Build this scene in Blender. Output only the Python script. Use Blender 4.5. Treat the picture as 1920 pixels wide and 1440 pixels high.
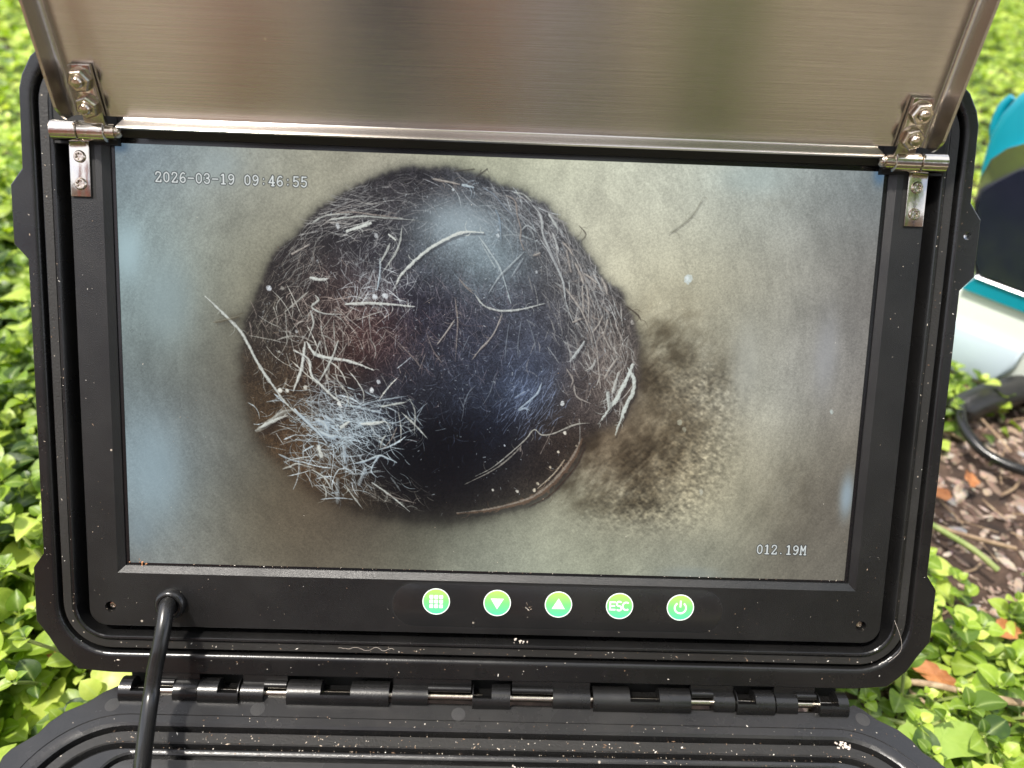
import bpy, bmesh, math, random
import numpy as np
from mathutils import Matrix, Vector, noise

for o in list(bpy.data.objects): bpy.data.objects.remove(o, do_unlink=True)
scene = bpy.context.scene
COL = scene.collection
R_ = math.radians
random.seed(7); rng = np.random.default_rng(7)

# ------------------------------------------------------------------ camera, sky, sun, exposure
cam_d = bpy.data.cameras.new('camera'); cam = bpy.data.objects.new('camera', cam_d); COL.objects.link(cam)
cam.matrix_world = Matrix(((0.999272166, -0.031135962, -0.022038387, -0.000684238),
                           (0.000505612, 0.588493666, -0.808501669, -0.183355661),
                           (0.038142928, 0.807902071, 0.588081083, 0.295988691), (0, 0, 0, 1)))
cam_d.sensor_fit = 'HORIZONTAL'; cam_d.sensor_width = 9.8; cam_d.lens = 9.8*1442/1920
cam_d.clip_start = 0.01; cam_d.clip_end = 500
cam_d.dof.use_dof = True; cam_d.dof.focus_distance = 0.308; cam_d.dof.aperture_fstop = 2.4
scene.camera = cam
SUN = Vector((-0.38, -0.27, 1.0)).normalized()          # towards the sun
world = bpy.data.worlds.new('World'); scene.world = world; world.use_nodes = True
wn = world.node_tree.nodes; wl = world.node_tree.links; wn.clear()
sky = wn.new('ShaderNodeTexSky'); sky.sky_type = 'NISHITA'; sky.sun_disc = False
sky.sun_elevation = math.asin(SUN.z); sky.sun_rotation = math.atan2(SUN.x, SUN.y)
sky.air_density = 1.0; sky.dust_density = 4.0; sky.ozone_density = 1.0
bgn = wn.new('ShaderNodeBackground'); bgn.inputs['Strength'].default_value = 0.15
wo = wn.new('ShaderNodeOutputWorld'); tcw = wn.new('ShaderNodeTexCoord'); mpw = wn.new('ShaderNodeMapping'); mpw.inputs['Scale'].default_value = (1, 1, 1.6)
wl.new(tcw.outputs['Generated'], mpw.inputs[0])
cl = wn.new('ShaderNodeTexNoise'); cl.inputs['Scale'].default_value = 1.7; cl.inputs['Detail'].default_value = 6; cl.inputs['Roughness'].default_value = .58; wl.new(mpw.outputs[0], cl.inputs['Vector'])
cr = wn.new('ShaderNodeValToRGB'); cr.color_ramp.elements[0].position = .36; cr.color_ramp.elements[1].position = .60; wl.new(cl.outputs[0], cr.inputs[0])
cm = wn.new('ShaderNodeMixRGB'); cm.inputs[2].default_value = (6.2, 6.4, 6.8, 1); wl.new(cr.outputs[0], cm.inputs[0]); wl.new(sky.outputs[0], cm.inputs[1])
wl.new(cm.outputs[0], bgn.inputs[0]); wl.new(bgn.outputs[0], wo.inputs[0])
sun_d = bpy.data.lights.new('sun', 'SUN'); sun_d.energy = 3.0; sun_d.angle = R_(3.0); sun_d.color = (1.0, 0.95, 0.87)
sun = bpy.data.objects.new('sun', sun_d); COL.objects.link(sun); sun.location = (0, 0, 5)
sun.rotation_euler = SUN.to_track_quat('Z', 'Y').to_euler()
scene.view_settings.view_transform = 'Standard'; scene.view_settings.look = 'None'
scene.view_settings.gamma = 1.0; scene.view_settings.exposure = 0.95; scene.view_settings.use_curve_mapping = False
scene.render.engine = 'CYCLES'; scene.cycles.max_bounces = 8

# ------------------------------------------------------------------ materials
def mat(name, col=(.5, .5, .5), rough=.5, metal=0., **kw):
    m = bpy.data.materials.new(name); m.use_nodes = True
    b = m.node_tree.nodes['Principled BSDF']
    b.inputs['Base Color'].default_value = (*col, 1); b.inputs['Roughness'].default_value = rough
    b.inputs['Metallic'].default_value = metal
    for k, v in kw.items(): b.inputs[k.replace('_', ' ')].default_value = v
    return m
def N(m, t, **kw):
    n = m.node_tree.nodes.new('ShaderNode'+t)
    for k, v in kw.items():
        if k.startswith('i_'):
            key = k[2:].replace('_', ' '); n.inputs[int(key) if key.isdigit() else key].default_value = v
        else: setattr(n, k, v)
    return n
def Lk(m, a, b): m.node_tree.links.new(a, b)
def P(m): return m.node_tree.nodes['Principled BSDF']
def ramp(m, stops, fac=None):
    r = N(m, 'ValToRGB'); e = r.color_ramp.elements
    while len(e) < len(stops): e.new(.5)
    for i, (p, c) in enumerate(stops): e[i].position = p; e[i].color = (*c, 1) if len(c) == 3 else c
    if fac is not None: Lk(m, fac, r.inputs[0])
    return r
def coords(m, scale=1.):
    tc = N(m, 'TexCoord'); mp = N(m, 'Mapping'); Lk(m, tc.outputs['Object'], mp.inputs['Vector'])
    mp.inputs['Scale'].default_value = (scale,)*3 if not hasattr(scale, '__len__') else scale
    return mp.outputs[0]

def plastic(name, base=.018, rough=.42, grain=900, bump=.25, dust=.5, tint=(1, 1, 1.03), dens=1.):
    """black moulded plastic: leather grain, smudges, pale dust specks"""
    m = mat(name, rough=rough); b = P(m); v = coords(m)
    n1 = N(m, 'TexNoise', i_Scale=grain, i_Detail=2.); Lk(m, v, n1.inputs['Vector'])
    bp = N(m, 'Bump', i_Strength=bump, i_Distance=.0004); Lk(m, n1.outputs[0], bp.inputs['Height']); Lk(m, bp.outputs[0], b.inputs['Normal'])
    n2 = N(m, 'TexNoise', i_Scale=28., i_Detail=5., i_Roughness=.65); Lk(m, v, n2.inputs['Vector'])
    mr = N(m, 'MapRange'); mr.inputs[1].default_value = .3; mr.inputs[2].default_value = .75
    mr.inputs[3].default_value = rough-.07; mr.inputs[4].default_value = rough+.13
    Lk(m, n2.outputs[0], mr.inputs[0]); Lk(m, mr.outputs[0], b.inputs['Roughness'])
    vo = N(m, 'TexVoronoi', i_Scale=310.*dens, i_Randomness=1.); Lk(m, v, vo.inputs['Vector'])
    pick = N(m, 'Separate' 'Color'); Lk(m, vo.outputs['Color'], pick.inputs[0])
    th = N(m, 'Math', operation='GREATER_THAN'); th.inputs[1].default_value = 1-.10*dust; Lk(m, pick.outputs[0], th.inputs[0])
    sz = N(m, 'Math', operation='MULTIPLY'); sz.inputs[1].default_value = .17; Lk(m, pick.outputs[1], sz.inputs[0])
    lt = N(m, 'Math', operation='LESS_THAN'); Lk(m, vo.outputs['Distance'], lt.inputs[0]); Lk(m, sz.outputs[0], lt.inputs[1])
    an = N(m, 'Math', operation='MULTIPLY'); Lk(m, th.outputs[0], an.inputs[0]); Lk(m, lt.outputs[0], an.inputs[1])
    film = ramp(m, [(.35, (base*tint[0], base*tint[1], base*tint[2])), (.9, (base*1.7, base*1.6, base*1.5))], n2.outputs[0])
    mx = N(m, 'MixRGB'); Lk(m, an.outputs[0], mx.inputs[0]); Lk(m, film.outputs[0], mx.inputs[1]); mx.inputs[2].default_value = (.32, .28, .23, 1)
    Lk(m, mx.outputs[0], b.inputs['Base Color'])
    return m
M = {}
M['shell'] = plastic('black_shell_plastic', .006, .25, 1800, .12, .25)
M['bezel'] = plastic('black_bezel_plastic', .006, .34, 3200, .35, .12)
M['grain'] = plastic('coarse_black_plastic', .020, .46, 1100, 1.0, .8)
M['seal'] = plastic('dusty_rubber_seal', .010, .55, 1300, .4, 1.6, (1.1, 1., .85), 1.5)
M['base'] = plastic('base_rim_plastic', .015, .23, 2600, .22, .9)
M['panel'] = plastic('base_panel_plastic', .032, .26, 2600, .3, .8)
M['strip'] = plastic('keypad_film', .010, .22, 400, .03, .5)
M['cable'] = plastic('cable_rubber', .010, .22, 250, .08, .25)
M['dark'] = mat('gap_shade_black', (.004, .004, .004), .7)  # near-black colour standing for shade in gaps and recesses

def steel(name, col, rough, bump=0., scale=600):
    m = mat(name, col, rough, 1.0)
    if bump:
        v = coords(m); n = N(m, 'TexNoise', i_Scale=scale, i_Detail=3.); Lk(m, v, n.inputs['Vector'])
        bp = N(m, 'Bump', i_Strength=bump, i_Distance=.0003); Lk(m, n.outputs[0], bp.inputs['Height']); Lk(m, bp.outputs[0], P(m).inputs['Normal'])
    return m
M['chrome'] = steel('hinge_steel', (.62, .57, .51), .16, .25, 300)
M['nut'] = steel('nut_steel', (.55, .48, .40), .2, .3, 700)
M['pin'] = steel('hinge_pin_steel', (.55, .50, .42), .22, .3, 500)
def brushed():
    m = mat('brushed_steel', (.6, .55, .5), .30, 1.0); b = P(m)
    b.inputs['Anisotropic'].default_value = .8; b.inputs['Anisotropic Rotation'].default_value = .25
    tg = N(m, 'Tangent', direction_type='RADIAL', axis='Z'); 
    tg = N(m, 'CombineXYZ'); tg.inputs[0].default_value = 1.0
    Lk(m, tg.outputs[0], b.inputs['Tangent'])
    v = coords(m, (14., 2600., 2600.)); n = N(m, 'TexNoise', i_Scale=1., i_Detail=3.); Lk(m, v, n.inputs['Vector'])
    bp = N(m, 'Bump', i_Strength=.16, i_Distance=.0003); Lk(m, n.outputs[0], bp.inputs['Height']); Lk(m, bp.outputs[0], b.inputs['Normal'])
    r = ramp(m, [(.25, (.50, .465, .425)), (.75, (.60, .56, .515))], n.outputs[0])
    v2 = coords(m); vo = N(m, 'TexVoronoi', i_Scale=120.); Lk(m, v2, vo.inputs['Vector'])
    s = N(m, 'SeparateColor'); Lk(m, vo.outputs['Color'], s.inputs[0])
    g = N(m, 'Math', operation='GREATER_THAN'); g.inputs[1].default_value = .955; Lk(m, s.outputs[0], g.inputs[0])
    l = N(m, 'Math', operation='LESS_THAN'); l.inputs[1].default_value = .06; Lk(m, vo.outputs['Distance'], l.inputs[0])
    a = N(m, 'Math', operation='MULTIPLY'); Lk(m, g.outputs[0], a.inputs[0]); Lk(m, l.outputs[0], a.inputs[1])
    mx = N(m, 'MixRGB'); Lk(m, a.outputs[0], mx.inputs[0]); Lk(m, r.outputs[0], mx.inputs[1]); mx.inputs[2].default_value = (.75, .7, .6, 1)
    Lk(m, mx.outputs[0], b.inputs['Base Color'])
    n3 = N(m, 'TexNoise', i_Scale=30., i_Detail=4.); Lk(m, v2, n3.inputs['Vector'])
    mr = N(m, 'MapRange'); mr.inputs[3].default_value = .19; mr.inputs[4].default_value = .27
    Lk(m, n3.outputs[0], mr.inputs[0]); Lk(m, mr.outputs[0], b.inputs['Roughness'])
    return m
M['brushed'] = brushed()

def noisy(name, stops, rough=.8, scale=20., bump=.5, dist=.002, detail=6., **kw):
    m = mat(name, rough=rough, **kw); v = coords(m)
    n = N(m, 'TexNoise', i_Scale=scale, i_Detail=detail, i_Roughness=.6); Lk(m, v, n.inputs['Vector'])
    r = ramp(m, stops, n.outputs[0]); Lk(m, r.outputs[0], P(m).inputs['Base Color'])
    if bump:
        bp = N(m, 'Bump', i_Strength=bump, i_Distance=dist); Lk(m, n.outputs[0], bp.inputs['Height']); Lk(m, bp.outputs[0], P(m).inputs['Normal'])
    return m
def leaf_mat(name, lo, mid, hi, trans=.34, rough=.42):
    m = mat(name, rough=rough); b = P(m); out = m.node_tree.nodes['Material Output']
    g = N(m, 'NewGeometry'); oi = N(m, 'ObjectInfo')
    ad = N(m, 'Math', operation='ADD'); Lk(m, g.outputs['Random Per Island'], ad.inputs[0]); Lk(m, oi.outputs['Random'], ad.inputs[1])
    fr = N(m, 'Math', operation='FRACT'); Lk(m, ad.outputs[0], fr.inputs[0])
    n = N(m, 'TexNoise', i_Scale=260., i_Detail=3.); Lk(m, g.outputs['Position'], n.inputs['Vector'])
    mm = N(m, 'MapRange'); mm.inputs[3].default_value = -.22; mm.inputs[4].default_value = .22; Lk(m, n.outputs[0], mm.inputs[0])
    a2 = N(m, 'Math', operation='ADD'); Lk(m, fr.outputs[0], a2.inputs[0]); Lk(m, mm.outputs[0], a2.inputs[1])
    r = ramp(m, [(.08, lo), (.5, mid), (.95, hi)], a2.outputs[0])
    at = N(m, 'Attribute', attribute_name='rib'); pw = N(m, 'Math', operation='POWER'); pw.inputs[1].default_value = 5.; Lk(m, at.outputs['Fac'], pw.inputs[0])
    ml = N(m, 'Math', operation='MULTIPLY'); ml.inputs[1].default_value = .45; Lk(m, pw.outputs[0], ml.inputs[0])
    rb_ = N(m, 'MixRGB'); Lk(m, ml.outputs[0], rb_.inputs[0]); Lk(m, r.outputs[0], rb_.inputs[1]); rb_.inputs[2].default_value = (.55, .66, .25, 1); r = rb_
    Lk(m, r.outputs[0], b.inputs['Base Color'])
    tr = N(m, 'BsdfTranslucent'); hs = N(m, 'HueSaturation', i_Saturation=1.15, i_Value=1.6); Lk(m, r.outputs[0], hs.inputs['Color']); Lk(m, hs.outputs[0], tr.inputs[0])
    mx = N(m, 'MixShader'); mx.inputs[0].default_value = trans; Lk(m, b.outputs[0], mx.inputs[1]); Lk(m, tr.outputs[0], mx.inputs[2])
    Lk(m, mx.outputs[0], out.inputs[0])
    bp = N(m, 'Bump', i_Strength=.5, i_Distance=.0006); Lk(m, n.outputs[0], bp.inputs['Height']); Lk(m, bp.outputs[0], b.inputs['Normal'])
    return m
M['leaf'] = leaf_mat('fresh_leaf', (.09, .16, .012), (.28, .41, .035), (.56, .64, .14))
M['leafdark'] = leaf_mat('dark_shaded_leaf', (.035, .075, .01), (.15, .25, .02), (.42, .52, .08))  # darker leaf tone; on the low carpet it paints shade between herbs
M['bigleaf'] = leaf_mat('pale_broad_leaf', (.22, .36, .07), (.28, .42, .08), (.36, .48, .10), .3)
M['deadleaf'] = noisy('dry_orange_leaf', [(.3, (.22, .07, .02)), (.55, (.42, .17, .06)), (.75, (.50, .26, .12))], .6, 60., .4, .001)
M['stem'] = noisy('green_stem', [(.3, (.16, .24, .05)), (.7, (.34, .36, .14))], .6, 80., .2)
M['twig'] = noisy('dry_twig', [(.3, (.16, .10, .06)), (.55, (.34, .24, .15)), (.75, (.52, .42, .28))], .8, 120., .6, .001)
M['soil'] = noisy('garden_soil', [(.3, (.018, .011, .008)), (.5, (.055, .033, .022)), (.7, (.13, .08, .055))], .95, 45., 1., .006)
M['teal'] = noisy('teal_plastic', [(.3, (.0, .22, .30)), (.7, (.0, .26, .35))], .35, 8., 0)
M['whitep'] = noisy('milky_white_plastic', [(.3, (.62, .67, .62)), (.7, (.70, .74, .68))], .35, 6., 0)
M['bluep'] = noisy('pale_blue_plastic', [(.3, (.48, .58, .66)), (.7, (.55, .64, .72))], .3, 6., 0)
M['window'] = noisy('smoked_window', [(.3, (.008, .010, .022)), (.7, (.014, .016, .030))], .12, 20., 0)
M['silver'] = steel('silver_trim', (.6, .6, .63), .28, .2, 200)
M['red'] = noisy('red_plastic', [(.3, (.35, .01, .02)), (.7, (.45, .02, .03))], .4, 30., 0)
M['hose'] = plastic('black_hose_rubber', .014, .38, 300, .3, .2)
M['crumb'] = mat('pale_crumb', rough=.9)
_g = N(M['crumb'], 'NewGeometry'); _r = ramp(M['crumb'], [(0., (.05, .035, .025)), (.35, (.20, .12, .07)), (.7, (.5, .42, .33)), (1., (.75, .72, .66))], _g.outputs['Random Per Island'])
Lk(M['crumb'], _r.outputs[0], P(M['crumb']).inputs['Base Color'])
M['pebble'] = mat('pebble', rough=.75)
_g = N(M['pebble'], 'NewGeometry'); _r = ramp(M['pebble'], [(0., (.035, .018, .011)), (.35, (.15, .085, .055)), (.7, (.31, .20, .13)), (.93, (.45, .35, .26)), (1., (.18, .18, .19))], _g.outputs['Random Per Island'])
_n = N(M['pebble'], 'TexNoise', i_Scale=300., i_Detail=4.); Lk(M['pebble'], _g.outputs['Position'], _n.inputs['Vector'])
_m = N(M['pebble'], 'MixRGB', blend_type='MULTIPLY'); _m.inputs[0].default_value = .6; Lk(M['pebble'], _r.outputs[0], _m.inputs[1]); Lk(M['pebble'], _n.outputs['Color'], _m.inputs[2])
_hs = N(M['pebble'], 'HueSaturation', i_Saturation=.8, i_Value=1.5); Lk(M['pebble'], _m.outputs[0], _hs.inputs['Color'])
Lk(M['pebble'], _hs.outputs[0], P(M['pebble']).inputs['Base Color'])
M['water'] = mat('water_drop', (1, 1, 1), .03, Transmission_Weight=1.0, IOR=1.14)
M['fluff'] = noisy('pale_flake', [(.3, (.5, .42, .36)), (.7, (.78, .70, .62))], .9, 400., .8, .001)

# ------------------------------------------------------------------ object helpers
WM = {}
def tag(o, label=None, cat=None, group=None, kind=None):
    if label: o['label'] = label
    if cat: o['category'] = cat
    if group: o['group'] = group
    if kind: o['kind'] = kind
    return o
def link(o, parent=None, mw=None):
    mw = mw.copy() if mw is not None else Matrix.Identity(4)
    COL.objects.link(o); WM[o.name] = mw
    if parent is not None:
        o.parent = parent; o.matrix_parent_inverse = Matrix.Identity(4)
        o.matrix_basis = WM[parent.name].inverted() @ mw
    else: o.matrix_basis = mw
    return o
def empty(name, loc=(0, 0, 0), rz=0., parent=None):
    o = bpy.data.objects.new(name, None); o.empty_display_size = .02
    return link(o, parent, Matrix.Translation(loc) @ Matrix.Rotation(rz, 4, 'Z'))
def mesh_of(name, verts, faces, material, smooth=35.):
    me = bpy.data.meshes.new(name); me.from_pydata([tuple(v) for v in verts], [], [tuple(f) for f in faces])
    me.materials.append(material); me.validate(); fix(me, smooth); return me
def fix(me, smooth):
    if smooth is not None:
        me.polygons.foreach_set('use_smooth', [True]*len(me.polygons)); me.update()
        if smooth < 180: me.set_sharp_from_angle(angle=R_(smooth))
def from_bm(name, bm, material, smooth=35.):
    me = bpy.data.meshes.new(name); bm.normal_update(); bm.to_mesh(me); bm.free(); me.materials.append(material); fix(me, smooth); return me
def part(name, me, parent=None, mw=None): return link(bpy.data.objects.new(name, me), parent, mw)

def rrect(a, b, r, cx=0., cy=0., n=10):
    pts = []
    for (sx, sy, a0) in ((1, 1, 0), (-1, 1, 90), (-1, -1, 180), (1, -1, 270)):
        for i in range(n+1):
            t = R_(a0+90*i/n); pts.append((cx+sx*(a-r)+r*math.cos(t), cy+sy*(b-r)+r*math.sin(t)))
    return pts
def ray_hit(poly, cx, cy, th):
    dx, dy = math.cos(th), math.sin(th); best = 0
    for i in range(len(poly)):
        x1, y1 = poly[i][0]-cx, poly[i][1]-cy; x2, y2 = poly[(i+1) % len(poly)][0]-cx, poly[(i+1) % len(poly)][1]-cy
        ex, ey = x2-x1, y2-y1; den = dx*ey-dy*ex
        if abs(den) < 1e-12: continue
        t = (x1*ey-y1*ex)/den; s = (x1*dy-y1*dx)/den
        if t > 0 and -1e-6 <= s <= 1+1e-6: best = max(best, t)
    return (cx+dx*best, cy+dy*best)
def loft(polys, zs, cy, extra=(), close_top=False, close_bot=False, flip=False):
    """polygons sampled along shared rays from (0,cy); consecutive ones joined by quads"""
    angs = set()
    for p in list(polys)+list(extra):
        for (x, y) in p: angs.add(round(math.atan2(y-cy, x), 5))
    angs = sorted(angs); out = []; last = -10
    for a in angs:
        if a-last > .0004: out.append(a); last = a
    angs = out; n = len(angs); V = []; F = []
    for p, z in zip(polys, zs):
        for th in angs:
            x, y = ray_hit(p, 0, cy, th); V.append((x, y, z))
    for k in range(len(polys)-1):
        for i in range(n):
            j = (i+1) % n; q = (k*n+i, k*n+j, (k+1)*n+j, (k+1)*n+i)
            F.append(q[::-1] if not flip else q)
    if close_top: F.append(tuple(range(n)) if not flip else tuple(range(n))[::-1])
    if close_bot:
        f = tuple(range((len(polys)-1)*n, len(polys)*n)); F.append(f[::-1] if not flip else f)
    return V, F
def box_bm(bm, x0, x1, y0, y1, z0, z1, bev=0.):
    r = bmesh.ops.create_cube(bm, size=1., matrix=Matrix.Translation(((x0+x1)/2, (y0+y1)/2, (z0+z1)/2)) @ Matrix.Diagonal((x1-x0, y1-y0, z1-z0, 1)))
    if bev:
        es = list({e for v in r['verts'] for e in v.link_edges})
        bmesh.ops.bevel(bm, geom=es, offset=bev, segments=2, affect='EDGES', profile=.5)
def extrude_poly(name, pts, axis_len, material, smooth=35., axis='z', bev=0.):
    """polygon in xy extruded along z from 0 to axis_len"""
    bm = bmesh.new(); vs = [bm.verts.new((x, y, 0)) for x, y in pts]; f = bm.faces.new(vs)
    r = bmesh.ops.extrude_face_region(bm, geom=[f]); bmesh.ops.translate(bm, verts=[v for v in r['geom'] if isinstance(v, bmesh.types.BMVert)], vec=(0, 0, axis_len))
    bmesh.ops.recalc_face_normals(bm, faces=bm.faces)
    if bev:
        es = [e for e in bm.edges if len(e.link_faces) == 2 and e.calc_face_angle() > 1.2 and abs(e.verts[0].co.z-e.verts[1].co.z) < 1e-7]
        bmesh.ops.bevel(bm, geom=es, offset=bev, segments=2, affect='EDGES', profile=.5)
    return from_bm(name, bm, material, smooth)
def tube(path, rad, n=12, caps=True, sub=6):
    """verts, faces of a tube along a smoothed path; rad number or list"""
    P_ = [Vector(p) for p in path]; rr = rad if hasattr(rad, '__len__') else [rad]*len(P_)
    pts, rs = [], []
    for i in range(len(P_)-1):
        p0, p1, p2, p3 = P_[max(i-1, 0)], P_[i], P_[i+1], P_[min(i+2, len(P_)-1)]
        for s in range(sub):
            t = s/sub; pts.append(.5*((2*p1)+(-p0+p2)*t+(2*p0-5*p1+4*p2-p3)*t*t+(-p0+3*p1-3*p2+p3)*t**3)); rs.append(rr[i]*(1-t)+rr[i+1]*t)
    pts.append(P_[-1]); rs.append(rr[-1]); V, F = [], []
    up = Vector((0, 0, 1)) if abs((pts[1]-pts[0]).normalized().z) < .9 else Vector((1, 0, 0))
    for i, p in enumerate(pts):
        d = (pts[min(i+1, len(pts)-1)]-pts[max(i-1, 0)]).normalized(); a = d.cross(up).normalized(); b = a.cross(d).normalized(); up = b
        for k in range(n):
            t = 2*math.pi*k/n; V.append(p+(a*math.cos(t)+b*math.sin(t))*rs[i])
        if i:
            for k in range(n): F.append(((i-1)*n+k, (i-1)*n+(k+1) % n, i*n+(k+1) % n, i*n+k)[::-1])
    if caps: F.append(tuple(range(n))); F.append(tuple(range((len(pts)-1)*n, len(pts)*n))[::-1])
    return V, F
def tube_mesh(name, path, rad, material, n=12, sub=6): return mesh_of(name, *tube(path, rad, n, True, sub), material, 60.)
def lathe(name, prof, material, n=24, smooth=35.):
    V, F = [], []
    for (r, z) in prof:
        for k in range(n): V.append((r*math.cos(2*math.pi*k/n), r*math.sin(2*math.pi*k/n), z))
    for i in range(len(prof)-1):
        for k in range(n): F.append((i*n+k, i*n+(k+1) % n, (i+1)*n+(k+1) % n, (i+1)*n+k))
    F.append(tuple(range(n))[::-1]); F.append(tuple(range((len(prof)-1)*n, len(prof)*n)))
    return mesh_of(name, V, F, material, smooth)
mm = .001
# ------------------------------------------------------------------ ground
def gheight(x, y):
    v = Vector((x*3, y*3, 0)); h = -.100+.010*noise.noise(v)+.004*noise.noise(Vector((x*17, y*17, 3)))
    return h
def make_ground():
    V, F = [], []
    xs = np.concatenate([np.linspace(-60, -2.6, 8), np.arange(-2.5, 2.5, .035), np.linspace(2.6, 60, 8)])
    ys = np.concatenate([np.linspace(-60, -1.9, 8), np.arange(-1.8, 3.4, .035), np.linspace(3.5, 60, 8)])
    for y in ys:
        for x in xs: V.append((x, y, gheight(x, y)))
    w = len(xs)
    for j in range(len(ys)-1):
        for i in range(w-1): F.append((j*w+i, j*w+i+1, (j+1)*w+i+1, (j+1)*w+i))
    o = part('ground', mesh_of('ground', V, F, M['soil'], 180)); tag(o, kind='structure'); return o
make_ground()

# ------------------------------------------------------------------ the black case
# lid frame: x right, y up the lid, z out of the lid face; origin = centre of the screen
PHI = R_(118.)
bvec = Vector((0, math.cos(PHI), math.sin(PHI))); nvec = Vector((0, math.sin(PHI), -math.cos(PHI)))
O_ = Vector((0, -.137, .002))
rot = Matrix(((1, 0, 0), tuple(-bvec), tuple(nvec)))
ML = rot.to_4x4(); ML.translation = -(rot @ O_)
MB = Matrix.Identity(4)                                  # base frame = world (hinge axis through the origin)
case = empty('monitor_case', (0, -.135, -.098))
tag(case, 'open black hard plastic case with a lit inspection screen in its lid', 'monitor case')
S = mm
def sc(p, k=S): return [(x*k, y*k) for x, y in p]
CY = -2.0
outline_r = [(155, -129.7), (169, -128.6), (176.5, -121.5), (180, -115.2), (185, -108), (185, -85.3), (180.7, -79.2), (180.5, 38.5), (185.6, 44.), (185.6, 65.8), (181, 72.), (180.6, 101), (179.3, 106), (176, 112.4), (165, 122.5), (152, 125)]
outline = outline_r + [(-x, y) for x, y in outline_r[::-1]]
# --- lid shell: rim face, grooved channel, outer wall, back
ringsL = [(163.6, 107.4, 8, -7.5), (164.6, 108.4, 9, -7.5), (166.6, 110, 11, -1.5), (167.8, 111, 13, 2.9), (168.2, 111.3, 13, 3.3), (168.9, 112.0, 14, 3.4), (169.4, 112.5, 14, 3.0), (169.7, 112.8, 14.5, 1.6), (173.9, 117.0, 19, 1.4), (174.2, 117.3, 19, -1.5), (175.4, 118.5, 20, -1.5), (175.7, 118.8, 20.5, .3), (176.0, 119.1, 21, 1.1), (176.6, 119.7, 21.5, 1.7), (177.4, 120.5, 22, 1.95), (178.2, 121.3, 22, 2.0)]
polys = [sc(rrect(a, b, r, 0, CY)) for a, b, r, z in ringsL]; zs = [r[3]*S for r in ringsL]
def shrink(poly, d): return [((abs(x)-d)*math.copysign(1, x), y-math.copysign(d, y-CY)) for x, y in poly]
polys += [sc(shrink(outline, .35)), sc(outline), sc(outline)]; zs += [2.0*S, 1.65*S, -4*S]
polys += [sc(rrect(177, 121, 16, 0, CY)), sc(rrect(174, 118, 14, 0, CY)), sc(rrect(166, 110, 12, 0, CY))]; zs += [-4.3*S, -48*S, -55*S]
V, F = loft(polys, zs, CY*S, close_bot=True, flip=True)
part('lid_shell', mesh_of('lid_shell', V, F, M['shell'], 30), case, ML)
# channel floor under the bezel plate
V, F = loft([sc(rrect(163.6, 107.4, 8, 0, CY)), sc(rrect(150, 95, 8, 0, CY))], [-7.5*S, -7.5*S], CY*S, flip=False)
part('channel_floor', mesh_of('channel_floor', V, F, M['dark'], 30), case, ML)
# seal strip lying in the lid groove
V, F = loft([sc(rrect(169.9, 113.0, 15, 0, CY)), sc(rrect(170.2, 113.3, 15, 0, CY)), sc(rrect(173.3, 116.4, 18.5, 0, CY)), sc(rrect(173.7, 116.8, 19, 0, CY))], [1.5*S, 2.1*S, 2.1*S, 1.5*S], CY*S, flip=True)
part('seal_strip', mesh_of('seal_strip', V, F, M['seal'], 30), case, ML)
# --- bezel plate with a sloped frame round the screen and screw holes
hole_xy = [(-154.4, -100.8), (154.8, -101.4)]
def bezel():
    bm = bmesh.new()
    outer = rrect(162.7, 106.6, 7, 0, CY, 6)
    inner = [(151.0, 87.3), (-151.0, 87.3), (-151.0, -86.2), (151.0, -86.2)]
    hv = []
    for hx, hy in hole_xy: hv.append([(hx+2.2*math.cos(t*math.pi/8), hy+2.2*math.sin(t*math.pi/8)) for t in range(16)])
    loops = []
    for pl in [outer, inner]+hv:
        vs = [bm.verts.new((x*S, y*S, 2.5*S)) for x, y in pl]; loops.append(vs)
        for i in range(len(vs)): bm.edges.new((vs[i], vs[(i+1) % len(vs)]))
    bmesh.ops.triangle_fill(bm, use_beauty=True, edges=list(bm.edges))
    # drop triangles that filled the holes
    dead = []
    for f in bm.faces:
        c = f.calc_center_median()/S
        if abs(c.x) < 151 and -86.2 < c.y < 87.3: dead.append(f)
        for hx, hy in hole_xy:
            if (c.x-hx)**2+(c.y-hy)**2 < 2.1**2 and all(((v.co.x/S-hx)**2+(v.co.y/S-hy)**2) < 2.3**2 for v in f.verts): dead.append(f)
    bmesh.ops.delete(bm, geom=list(set(dead)), context='FACES_ONLY')
    for f in bm.faces:
        if f.normal.z < 0: f.normal_flip()
    def skirt(vs, offs, inward):
        cur = vs
        for (dx, dz) in offs:
            nxt = []
            for v in cur:
                x, y = v.co.x, v.co.y
                if inward == 'rect': nx, ny = x-math.copysign(dx*S, x), y-math.copysign(dx*S, y)
                elif inward == 'out':
                    nx, ny = x+math.copysign(dx*S, x), y+math.copysign(dx*S, y-CY*S)
                else: nx, ny = x, y
                nxt.append(bm.verts.new((nx, ny, v.co.z+dz*S)))
            for i in range(len(cur)):
                j = (i+1) % len(cur); bm.faces.new((cur[i], cur[j], nxt[j], nxt[i]))
            cur = nxt
        return cur
    skirt(loops[1], [(2.6, -1.6), (0.15, -1.4), (1.0, 0)], 'rect')
    skirt(loops[0], [(.25, -.2), (.1, -.35), (.2, -9.4)], 'out')
    for h in loops[2:]: bm.faces.new(skirt(h, [(0, -3.2)], 'none'))
    bmesh.ops.recalc_face_normals(bm, faces=bm.faces)
    return from_bm('bezel_plate', bm, M['bezel'], 25)
bez = part('bezel_plate', bezel(), case, ML)
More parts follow.
